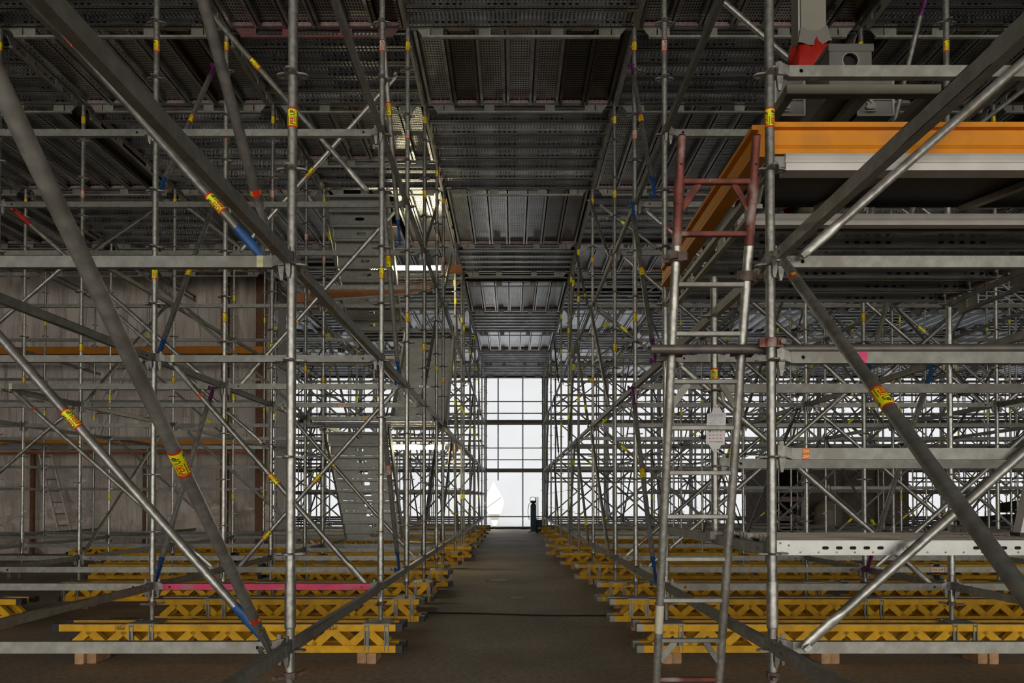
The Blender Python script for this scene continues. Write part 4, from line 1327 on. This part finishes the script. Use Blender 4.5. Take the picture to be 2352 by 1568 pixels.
# short tagged post and its card, low work deck
m = MB(); m.tube((0, 0, 1.20), (0, 0, 2.87), .0242, 18)
o = obj('scaffold_post', m.mesh('scaffold_post', ['galv'], True)); o.location = (1.245, 4.63, 0)
for k in (1, 2, 3, 4): obj('rosette', ME_ROS, o, T(0, 0, LV(k)))
m = MB(); m.tube((0, 0, 1.17), (0, 0, 1.21), .02, 12); m.box((-.05, -.06, 1.13), (.05, .06, 1.18)); obj('foot_bracket', m.mesh('foot_bracket', ['cast']), o)
m = MB(); m.tube((0, 0, 2.5), (0, 0, 2.55), .026, 16); obj('spigot_collar', m.mesh('spigot_collar', ['galv'], True), o)
obj('sticker', sticker_mesh(.0242, .11, 'st_yellow'), o, T(0, 0, 2.15) @ RZ @ Matrix.Rotation(2.7, 4, 'X'))
tag(o, 'short galvanised post with a white card tied on, behind the climbing ladder', 'post')
cardpts = [(-.068, .0), (-.058, .20), (-.030, .205), (-.012, .262), (.012, .262), (.046, .208), (.068, .204), (.056, -.004), (.034, -.006), (.012, -.05), (-.02, -.05), (-.048, -.002)]
m = MB(); m.plate([cardpts, ngon(.005, 8, -.008, .245), ngon(.005, 8, .014, .245), ngon(.005, 8, -.012, -.036), ngon(.005, 8, .010, -.036)],
        basis((0, 0, 0), Vector((1, 0, 0)), Vector((0, 0, 1)), Vector((0, -1, 0))), .0015)
o = obj('info_card', m.mesh('info_card', ['paper'])); o.location = (1.245, 4.598, 1.755)
def flatq(m, x0, z0, x1, z1, mi, y=-.0022):
    m.add([(x0, y, z0), (x1, y, z0), (x1, y, z1), (x0, y, z1)], [(0, 1, 2, 3)], mi)
m = MB()
random.seed(3)
for j in range(9):
    z = .19 - j * .0085
    x = -.045
    while x < .04:
        l = random.uniform(.008, .02)
        if random.random() < (.9 if j < 2 else .6): flatq(m, x, z, min(x + l, .045), z + (.004 if j == 0 else .0022), 0)
        x += l + .003
for j in range(3):
    for i in range(4):
        x, z = -.047 + i * .024, .082 - j * .022
        if i == 0 and j == 0:
            m.plate([ngon(.008, 14, 0, 0)], basis((x + .007, -.002, z + .003), Vector((1, 0, 0)), Vector((0, 0, 1)), Vector((0, -1, 0))), .0004, 1); continue
        flatq(m, x, z - .004, x + .006, z + .004, random.choice((0, 2)), -.0022); flatq(m, x + .008, z - .003, x + .015, z + .002, random.choice((0, 0, 2)), -.0022)
for i in range(14): flatq(m, -.045 + i * .0065, .012 + .002 * math.sin(i * .5), -.041 + i * .0065, .019, 0)
obj('print', m.mesh('print', ['ink', 'ink_blue', 'st_red']), o)
tag(o, 'white information card tied to the short post, seen through the ladder', 'card')
# low deck, three planks running right; front plank shows its silver slotted edge
def low_plank(i, y0, w):
    L = 2.46
    b, e = plank_mbs(L, w)
    o = obj('deck_plank', b.mesh('deck_plank', ['deck_brown'])); o.location = (1.275, y0 + w / 2, 1.10)
    obj('end_bracket', e.mesh('end_bracket', ['cast']), o)
    for k in range(12):
        m = MB(); m.box((.05, -w / 2 + .02 + k * (w - .04) / 12, .072), (L - .05, -w / 2 + .02 + k * (w - .04) / 12 + .008, .0745))
        if k % 2 == 0: obj('tread_rib', m.mesh('tread_rib', ['deck_brown']), o)
    if i == 0:
        f = MB()
        hs = []
        for c in (.26, 1.05, 1.9):
            for k in range(5): hs.append(slot(c + .15 + (k - 2) * .072 - (0 if c < 1 else 0), .037, .036, .017))
        f.plate([rect(.0, 0, L, .075)] + hs, basis((0, -w / 2 - .002, 0), Vector((1, 0, 0)), Vector((0, 0, 1)), Vector((0, -1, 0))), .003)
        f.bar((0, -w / 2 - .006, .074), (L, -w / 2 - .006, .074), .012, .006); f.bar((0, -w / 2 - .006, .002), (L, -w / 2 - .006, .002), .012, .006)
        fr = obj('slotted_edge', f.mesh('slotted_edge', ['silver']), o)
        g = MB(); g.box((0.03, -w / 2 + .004, .012), (L - .03, -w / 2 + .006, .066)); obj('dark_inside', g.mesh('dark_inside', ['hole']), o)
        rv = MB()
        for k in range(26): rv.tube((.04 + k * .095, -w / 2 - .0075, .014), (.04 + k * .095, -w / 2 - .003, .014), .005, 8)
        for x, z in ((.03, .062), (.075, .05)): rv.tube((x, -w / 2 - .0075, z), (x, -w / 2 - .003, z), .006, 8)
        obj('rivets', rv.mesh('rivets', ['cast']), o)
        tx = MB(); vs, fs, wd = text2d('PERI', .05)
        tx.add([(.65 + a * .026, -w / 2 - .0066, .024 + b_ * .026) for a, b_ in vs], fs)
        obj('stamped_mark', tx.mesh('stamped_mark', ['cast']), o)
        pl = MB(); pl.box((.64, -w / 2 - .0058, .016), (.75, -w / 2 - .005, .06)); obj('stamped_plate', pl.mesh('stamped_plate', ['alu']), o)
    tag(o, 'ribbed steel plank of the low work deck, %s' % ('front one with silver slotted edge' if i == 0 else '%s from the front' % ORD[i + 1]), 'plank', 'planks of the low work deck')
for i in range(3): low_plank(i, 3.665 + .325 * i, .32)
m = MB(); m.bar((0, 0, 0), (.35, .1, 1.2), .03, .065, up=(0, 1, 0)); m.bar((.36, 0, 0), (.71, .1, 1.2), .03, .065, up=(0, 1, 0))
o = obj('aluminium_ladder', m.mesh('aluminium_ladder', ['alu_white'])); o.location = (2.87, 4.1, 1.178)
for k in range(4):
    f = MB(); t = .12 + k * .24; f.tube((.35 * t, .1 * t, 1.2 * t), (.36 + .35 * t, .1 * t, 1.2 * t), .015, 8); obj('rung', f.mesh('rung', ['alu_white']), o)
f = MB(); f.box((-.02, -.04, -.0), (.03, .04, .02)); obj('foot', f.mesh('foot', ['black']), o)
tag(o, 'pale ladder foot standing on low work deck at the right picture edge', 'ladder')

# ---------------------------------------------------------------- stair tower behind the fourth row on the left
def tread_mb(w):
    m = MB()
    # riser plate with a grip slot, tread plate on top, folded lips
    m.plate([rect(0, -.178, w, 0), slot(w * .5, -.075, .16, .055)], basis((0, 0, 0), Vector((1, 0, 0)), Vector((0, 0, 1)), Vector((0, -1, 0))), .004)
    m.box((0, -.19, -.03), (w, -.186, 0)); m.box((0, -.186, -.004), (.03, 0, 0)); m.box((w - .03, -.186, -.004), (w, 0, 0)); m.box((0, -.02, -.168), (w, .0, -.164))
    return m
def tread_plate(w):
    m = MB()
    hs = []
    for j in range(4):
        for i in range(18): hs.append(ngon(.011, 6, .07 + (i + .5 * (j % 2)) * (w - .16) / 17.5, -.04 - j * .036))
    m.plate([list(reversed(rect(.03, -.187, w - .03, -.0)))] + hs, T(0, 0, .0005), .004)
    return m
def flight(x0, x1, ytop, ztop, ybot, zbot, n, label, down_away=True):
    w = x1 - x0
    o = empty('stair_flight', (x0, ytop, ztop))
    tag(o, label, 'stairs')
    L = Vector((0, ybot - ytop, zbot - ztop))
    for nm, x in (('stringer', 0.0), ('stringer', w)):
        m = MB(); m.bar((x, 0, 0), (x, L.y, L.z), .035, .16, up=(0, 0, 1)); obj(nm, m.mesh(nm, ['alu_stair']), o)
    me = tread_mb(w - .06).mesh('tread', ['alu_stair']); mp = tread_plate(w - .06).mesh('perforated_plate', ['alu_stair'])
    for i in range(n):
        t = (i + .5) / n
        mt = T(.03, L.y * t, L.z * t)
        if not down_away: mt = T(w - .03, L.y * t, L.z * t) @ Matrix.Rotation(math.pi, 4, 'Z')
        tr = obj('tread', me, o, mt)
        obj('perforated_plate', mp, tr)
    return o
flight(-3.22, -2.16, 11.65, 2.60, 13.2, .70, 10, 'lower aluminium stair flight seen from beneath, under the landing')
flight(-2.12, -1.20, 11.65, 2.64, 13.2, 4.50, 10, 'middle aluminium stair flight on the aisle side of the tower', False)
flight(-3.22, -2.20, 11.66, 6.55, 13.2, 4.66, 10, 'upper aluminium stair flight climbing to the ceiling opening')
# tube lamps
def lamp(p0, L, label):
    o = empty('tube_lamp', p0)
    m = MB(); m.tube((0, 0, 0), (L, 0, 0), .035, 12); obj('lit_tube', m.mesh('lit_tube', ['lamp'], True), o)
    m = MB(); m.tube((-.05, 0, 0), (0, 0, 0), .04, 12); m.tube((L, 0, 0), (L + .05, 0, 0), .04, 12); m.box((L + .02, -.03, -.04), (L + .12, .03, .04)); obj('end_socket', m.mesh('end_socket', ['paper']), o)
    m = MB(); m.bar((-.02, .065, .05), (L + .1, .065, .05), .03, .05); obj('batten', m.mesh('batten', ['galv_bar']), o)
    return tag(o, label, 'lamp')
lamp((-2.85, 13.5, 5.88), 1.36, 'lit warm tube lamp high in the stair tower')
lamp((-2.72, 14.32, 2.452), 1.24, 'lit warm tube lamp below the stair landing')
timber('timber_board', (-1.42, 13.6, 5.90), (-1.08, 13.6, 5.90), .05, .16, 'short orange timber board at the end of the upper lamp', 'wood_orange', 'board')
timber('timber_board', (-1.42, 14.42, 2.455), (-1.22, 14.42, 2.455), .05, .13, 'short brown timber board at the end of the lower lamp', 'wood_orange', 'board')
timber('timber_beam', (-3.60, 11.3, 4.66), (-1.40, 11.5, 4.90), .08, .15, 'orange brown timber beam slung across the stair tower', 'wood_orange', 'beam')
m = MB(); m.bar((-3.1, 11.28, 4.62), (-1.5, 11.45, 4.80), .05, .02); tag(obj('metal_strip', m.mesh('metal_strip', ['silver'])), 'bright thin metal strip just under the slung timber beam', 'strip')
timber('timber_board', (-1.98, 11.78, .672), (-1.42, 11.48, .672), .25, .03, 'pale board lying on low ledgers beside the stair foot', 'plastic_film', 'board')

# ---------------------------------------------------------------- left background in front of the brown tarp
def hbeam(p0, p1, label):
    mb = MB(); mb.sweep([(-.05, -.08), (.05, -.08), (.05, -.05), (.02, -.04), (.02, .04), (.05, .05), (.05, .08), (-.05, .08)], (0, 0, 0), Vector(p1) - Vector(p0))
    o = obj('orange_beam', mb.mesh('orange_beam', ['orange'])); o.location = p0
    return tag(o, label, 'beam')
hbeam((-13.6, 16.75, 4.95), (-6.0, 16.75, 4.98), 'long orange beam across the brown tarp, upper one')
hbeam((-13.6, 16.75, 2.81), (-9.3, 16.75, 2.815), 'orange beam across the brown tarp, lower left length')
hbeam((-9.25, 16.75, 2.79), (-6.0, 16.75, 2.80), 'orange beam across the brown tarp, lower right length')
for z, w in ((5.10, 'upper'), (2.52, 'lower')):
    m = MB(); m.bar((-13.6, 17.1, z), (-6.6, 17.1, z + .03), .03, .05)
    tag(obj('safety_rail', m.mesh('safety_rail', ['red_tube'])), 'thin orange red rail in front of the brown tarp, %s one' % w, 'rail')
for z, x0, w in ((4.78, -13.6, 'upper'), (2.66, -13.6, 'lower')):
    m = MB(); m.box((x0, 16.72, z - .05), (-5.9, 17.35, z)); m.box((x0, 16.70, z - .06), (-5.9, 16.715, z + .02), 1)
    tag(obj('catwalk_deck', m.mesh('catwalk_deck', ['deck_far', 'silver'])), 'narrow steel catwalk with silver edge before brown tarp, %s one' % w, 'deck')
def small_ladder(b0, t0, label):
    o = empty('aluminium_ladder', b0)
    d = Vector(t0) - Vector(b0)
    for s in (0, .30):
        m = MB(); m.bar((s, 0, 0), (s + d.x, d.y, d.z), .03, .06, up=(0, 1, 0)); obj('stile', m.mesh('stile', ['ladder_pale']), o)
    for k in range(7):
        m = MB(); q = d * ((k + .5) / 7); m.bar((q.x, q.y, q.z), (q.x + .30, q.y, q.z), .03, .03); obj('rung', m.mesh('rung', ['alu']), o)
    return tag(o, label, 'ladder')
small_ladder((-11.12, 17.0, .62), (-11.80, 17.25, 2.58), 'pale aluminium ladder leaning at the foot of the brown tarp')
small_ladder((-10.52, 17.0, 2.80), (-9.88, 17.25, 4.76), 'pale aluminium ladder between the two catwalks before brown tarp')
for X in (-7.0, -8.9, -10.2, -11.9, -12.9):
    m = MB(); m.tube((0, 0, .2), (0, 0, 6.5), .024, 8)
    for k in range(13): m.merge(ROS_LO, T(0, 0, LV(k)))
    m.tube((0, 0, 3.3), (0, 0, 3.42), .0255, 8, 1); m.tube((0, 0, 5.3), (0, 0, 5.42), .0255, 8, 1)
    o = obj('scaffold_post', m.mesh('scaffold_post', ['galv', 'st_yellow'], True)); o.location = (X, 16.85, 0)
    tag(o, 'slim post of the catwalk scaffold before the brown tarp, %s from its right end' % ORD[[-7.0, -8.9, -10.2, -11.9, -12.9].index(X) + 1], 'post', 'catwalk scaffold posts')

# ---------------------------------------------------------------- far facade scaffold before the white tarp
FX = [-6.2 + 2.5 * i for i in range(13)]
FXm = [(-3.7, -1.28), (-1.28, 1.3)] + [(1.3 + 2.5 * i, 3.8 + 2.5 * i) for i in range(9)]
FXm = [(-13.7, -11.2), (-11.2, -8.7), (-8.7, -6.2), (-6.2, -3.7)] + FXm
m = MB(); m.tube((0, 0, 0), (0, 0, 7.2), .024, 8)
for k in range(14): m.merge(ROS_LO, T(0, 0, .3 + .5 * k))
ME_FP = m.mesh('facade_post', ['galv_far'], True)
xs_ = sorted({x for ab in FXm for x in ab})
for i, x in enumerate(xs_):
    for j, y in enumerate((31.4, 32.1)):
        o = obj('facade_post', ME_FP); o.location = (x, y, 0)
        tag(o, 'dark post of far facade scaffold, %s from left, %s line before the white tarp' % (ORD[i + 1], 'front' if j == 0 else 'rear'), 'post', 'far facade posts')
RAIL, DK = {}, {}
for i, (a, b) in enumerate(FXm):
    L = b - a
    if L not in RAIL:
        m = MB(); m.tube((0, 0, 0), (L, 0, 0), .024, 8); RAIL[L] = m.mesh('guard_rail', ['galv_far'], True)
        m = MB(); m.box((0, 0, -.07), (L, .65, 0)); m.box((0, -.01, -.12), (L, .01, .03)); m.box((0, .64, -.12), (L, .66, .03)); DK[L] = m.mesh('facade_deck', ['dark_tube'])
    for z, w in ((3.22, 'lower knee'), (3.76, 'lower hip'), (5.36, 'upper knee'), (5.90, 'upper hip'), (.62, 'ground')):
        if not seen((a, 31.4, z), (b, 31.4, z), 0): continue
        o = obj('guard_rail', RAIL[L]); o.location = (a, 32.1 if z > 1 else 31.4, z)
        tag(o, 'thin dark rail before far white tarp, %s height, %s bay from left' % (w, ORD[i + 1]), 'rail', 'far facade rails')
    for z, w in ((2.76, 'lower'), (4.95, 'upper')):
        o = obj('facade_deck', DK[L]); o.location = (a, 31.45, z)
        tag(o, 'dark deck edge before the far white tarp, %s level, %s bay from left' % (w, ORD[i + 1]), 'deck', 'far facade decks')

# gas bottle trolley by the far tarp, welder box
o = empty('gas_bottle_trolley', (.77, 28.6, 0))
m = MB(); m.tube((0, 0, .1), (0, 0, 1.15), .115, 18); m.tube((0, 0, 1.15), (0, 0, 1.27), .115, 18, r1=.05); m.tube((0, 0, 1.27), (0, 0, 1.33), .04, 12)
obj('gas_bottle', m.mesh('gas_bottle', ['cyl_blue'], True), o)
m = MB()
for s in (-1, 1): m.tube((.16 + .04 * s, .12, .08), (.16 + .04 * s, .16, 1.5), .015, 8)
m.bar((-.18, 0, .07), (.22, .05, .07), .3, .03); m.tube((-.18, -.1, 0), (-.18, -.1, .08), .012, 6)
obj('trolley_frame', m.mesh('trolley_frame', ['black']), o)
for s in (-1, 1):
    m = MB(); m.tube((.22, .1 + s * .16, .12), (.22, .1 + s * .16 + .05, .12), .12, 16); obj('wheel', m.mesh('wheel', ['black'], True), o)
m = MB()
for i in range(12):
    a, b = math.pi * i / 6, math.pi * (i + 1) / 6
    m.tube((-.02 + .12 * math.cos(a), -.02, 1.40 + .1 * math.sin(a)), (-.02 + .12 * math.cos(b), -.02, 1.40 + .1 * math.sin(b)), .012, 6)
m.tube((-.12, -.05, 1.3), (.12, -.05, 1.3), .05, 10); m.tube((0, -.08, 1.05), (0, -.15, 1.05), .09, 14)
for i in range(10):
    t0, t1 = i / 10, (i + 1) / 10
    f = lambda t: (-.16 - .06 * math.sin(math.pi * t), -.08, 1.25 - .7 * t)
    m.tube(f(t0), f(t1), .012, 6)
obj('regulator_and_hose', m.mesh('regulator_and_hose', ['black'], True), o)
tag(o, 'blue gas bottle on a small two wheeled trolley at the far aisle end', 'trolley')
m = MB(); m.box((-.12, -.15, .05), (.12, .2, .55)); m.box((-.1, -.16, .1), (.1, -.15, .35)); m.bar((-.1, 0, .6), (.1, 0, .6), .03, .02)
for s in (-1, 1): m.box((s * .1 - .01, -.01, .55), (s * .1 + .01, .01, .61)); m.box((s * .1 - .02, -.1, 0), (s * .1 + .02, .15, .06))
o = obj('welding_set', m.mesh('welding_set', ['black'])); o.location = (1.02, 29.0, 0); tag(o, 'black welding set beside the blue gas bottle', 'machine')
for i, (x, s) in enumerate(((-.75, .10), (-1.2, .14), (.45, .11), (-.55, .08))):
    m = MB(); ring = []
    for j, (z, r) in enumerate(((0, .9), (.5, 1), (.9, .5))):
        ring.append([((r * s + .03 * noise.noise((k, j, i))) * math.cos(2 * math.pi * k / 10) * 1.6, (r * s) * math.sin(2 * math.pi * k / 10), z * s) for k in range(10)])
    m.loft(ring); o = obj('rubble_lump', m.mesh('rubble_lump', ['pile'])); o.location = (x, 32.8, 0)
    tag(o, 'small dark lump lying at the foot of the white tarp, %s' % ('left of the torn hole', 'farthest left', 'right of the hole', 'under the hole')[i], 'lump')

m = MB(); m.box((-1.6, 37.0, .28), (.2, 37.06, .62)); m.box((-1.5, 37.0, 0), (-1.4, 37.06, .28)); m.box((.0, 37.0, 0), (.1, 37.06, .28))
tag(obj('road_barrier', m.mesh('road_barrier', ['galv_far'])), 'grey barrier outside, seen low through the torn hole in white tarp', 'barrier')
m = MB(); m.tube((-1.38, 33.9, .95), (-.62, 33.9, 1.5), .022, 8); m.tube((-1.38, 33.9, 0), (-1.38, 33.9, .97), .022, 8)
tag(obj('slanting_pole', m.mesh('slanting_pole', ['galv_far'])), 'thin slanting pole outside the torn hole in white tarp', 'pole')

# ---------------------------------------------------------------- right background
m = MB()
m.box((9.2, 22.0, 0), (12.4, 25.0, 2.75)); m.box((8.25, 22.3, 0), (8.35, 25, 2.75)); m.box((8.25, 22.0, 2.55), (9.2, 25, 2.75)); m.box((8.35, 24.5, 0), (9.2, 25, 2.6))
o = obj('site_enclosure', m.mesh('site_enclosure', ['concrete_wall']))
for i in range(3):
    f = MB(); f.box((9.25 + i * 1.05, 21.96, .05), (10.27 + i * 1.05, 22.0, 2.72)); obj('wall_panel', f.mesh('wall_panel', ['concrete_wall']), o)
f = MB(); f.box((8.95, 21.85, 0), (9.2, 22.1, 2.75)); obj('corner_post', f.mesh('corner_post', ['galv_far']), o)
for z in (.72, 1.32):
    f = MB(); f.box((8.2, 21.9, z), (8.95, 21.95, z + .16)); obj('toe_board', f.mesh('toe_board', ['pinkrust']), o)
tag(o, 'brown grey boarded enclosure behind the right scaffold bays', 'enclosure')
m = MB(); rings = []
for j in range(8):
    z = j * 1.35 / 7
    rings.append([((.50 - .13 * j / 7 + .06 * noise.noise((k * .8, j * .5, 0))) * math.cos(2 * math.pi * k / 18) * (1 if j < 7 else .6), .35 * math.sin(2 * math.pi * k / 18) * (1 if j < 7 else .6), z) for k in range(18)])
m.loft(rings); o = obj('covered_machine', m.mesh('covered_machine', ['plastic_film'], True)); o.location = (9.55, 21.3, 0)
tag(o, 'machine under a dusty plastic sheet before the boarded enclosure', 'machine')
for i, (x0, x1, y, z0, z1, lab) in enumerate(((12.6, 16.8, 19.7, 0, .95, 'long dark heap of stacked material'), (14.6, 17.4, 19.8, 1.0, 1.45, 'dark covered bundle on top of the long heap'))):
    m = MB(); rings = []
    for k in range(13):
        t = k / 12; x = x0 + (x1 - x0) * t
        hh = (z1 - z0) * (.75 + .25 * math.sin(math.pi * min(1, t * 1.2))) + .08 * noise.noise((x, i, 0))
        rings.append([(x, y, z0), (x, y + 1.4, z0), (x, y + 1.3, z0 + hh * .8), (x, y + .7, z0 + hh), (x, y + .15, z0 + hh * .9)])
    m.loft(rings); o = obj('material_heap', m.mesh('material_heap', ['pile'])); tag(o, lab + ' at the far right', 'heap')
m = MB(); m.box((11.7, 19.3, .0), (13.6, 19.38, .46)); m.box((11.7, 19.26, .38), (13.6, 19.3, .46)); tag(obj('red_board', m.mesh('red_board', ['red_mark'])), 'dark red board standing on edge before the heap on the right', 'board')

# ---------------------------------------------------------------- floor litter and cables
def cable(pts, r, label, mat='black'):
    m = MB()
    for a, b in zip(pts[:-1], pts[1:]): m.tube(a, b, r, 6)
    return tag(obj('floor_cable', m.mesh('floor_cable', [mat])), label, 'cable')
cable([(-1.15 + .24 * i, 8.55 - .025 * i + .03 * math.sin(i * .8), .009) for i in range(11)], .009, 'dark cable lying across the aisle floor')
cable([(-4.8 + .2 * i, 8.2 - .05 * i + .03 * math.sin(i), .006) for i in range(9)], .006, 'thin dark cord lying on the floor left of the girders')
random.seed(11)
for i, (x, y, s, mt, lab) in enumerate(((-3.6, 7.05, .12, 'plastic_film', 'crumpled paper scrap on the floor by the left girders'), (-3.15, 6.75, .08, 'plastic_film', 'small paper scrap on the floor before the left girders'),
        (-2.55, 4.9, .10, 'plastic_film', 'pale wood sliver on the floor, lower left'), (2.5, 5.1, .12, 'plastic_film', 'flat scrap on the floor, lower right'), (-.35, 12.0, .2, 'plastic_film', 'pale plaster flake on the aisle floor'), (.0, 9.9, .15, 'plastic_film', 'pale flake on the aisle floor near the cable'))):
    m = MB(); n = 9
    top = [(s * random.uniform(.5, 1.2) * math.cos(2 * math.pi * k / n), s * random.uniform(.3, .7) * math.sin(2 * math.pi * k / n), .004 + random.uniform(0, .02)) for k in range(n)]
    bot = [(a, b, 0.001) for a, b, c in top]
    m.loft([bot, top]); o = obj('floor_scrap', m.mesh('floor_scrap', [mt])); o.location = (x, y, 0); tag(o, lab, 'scrap')
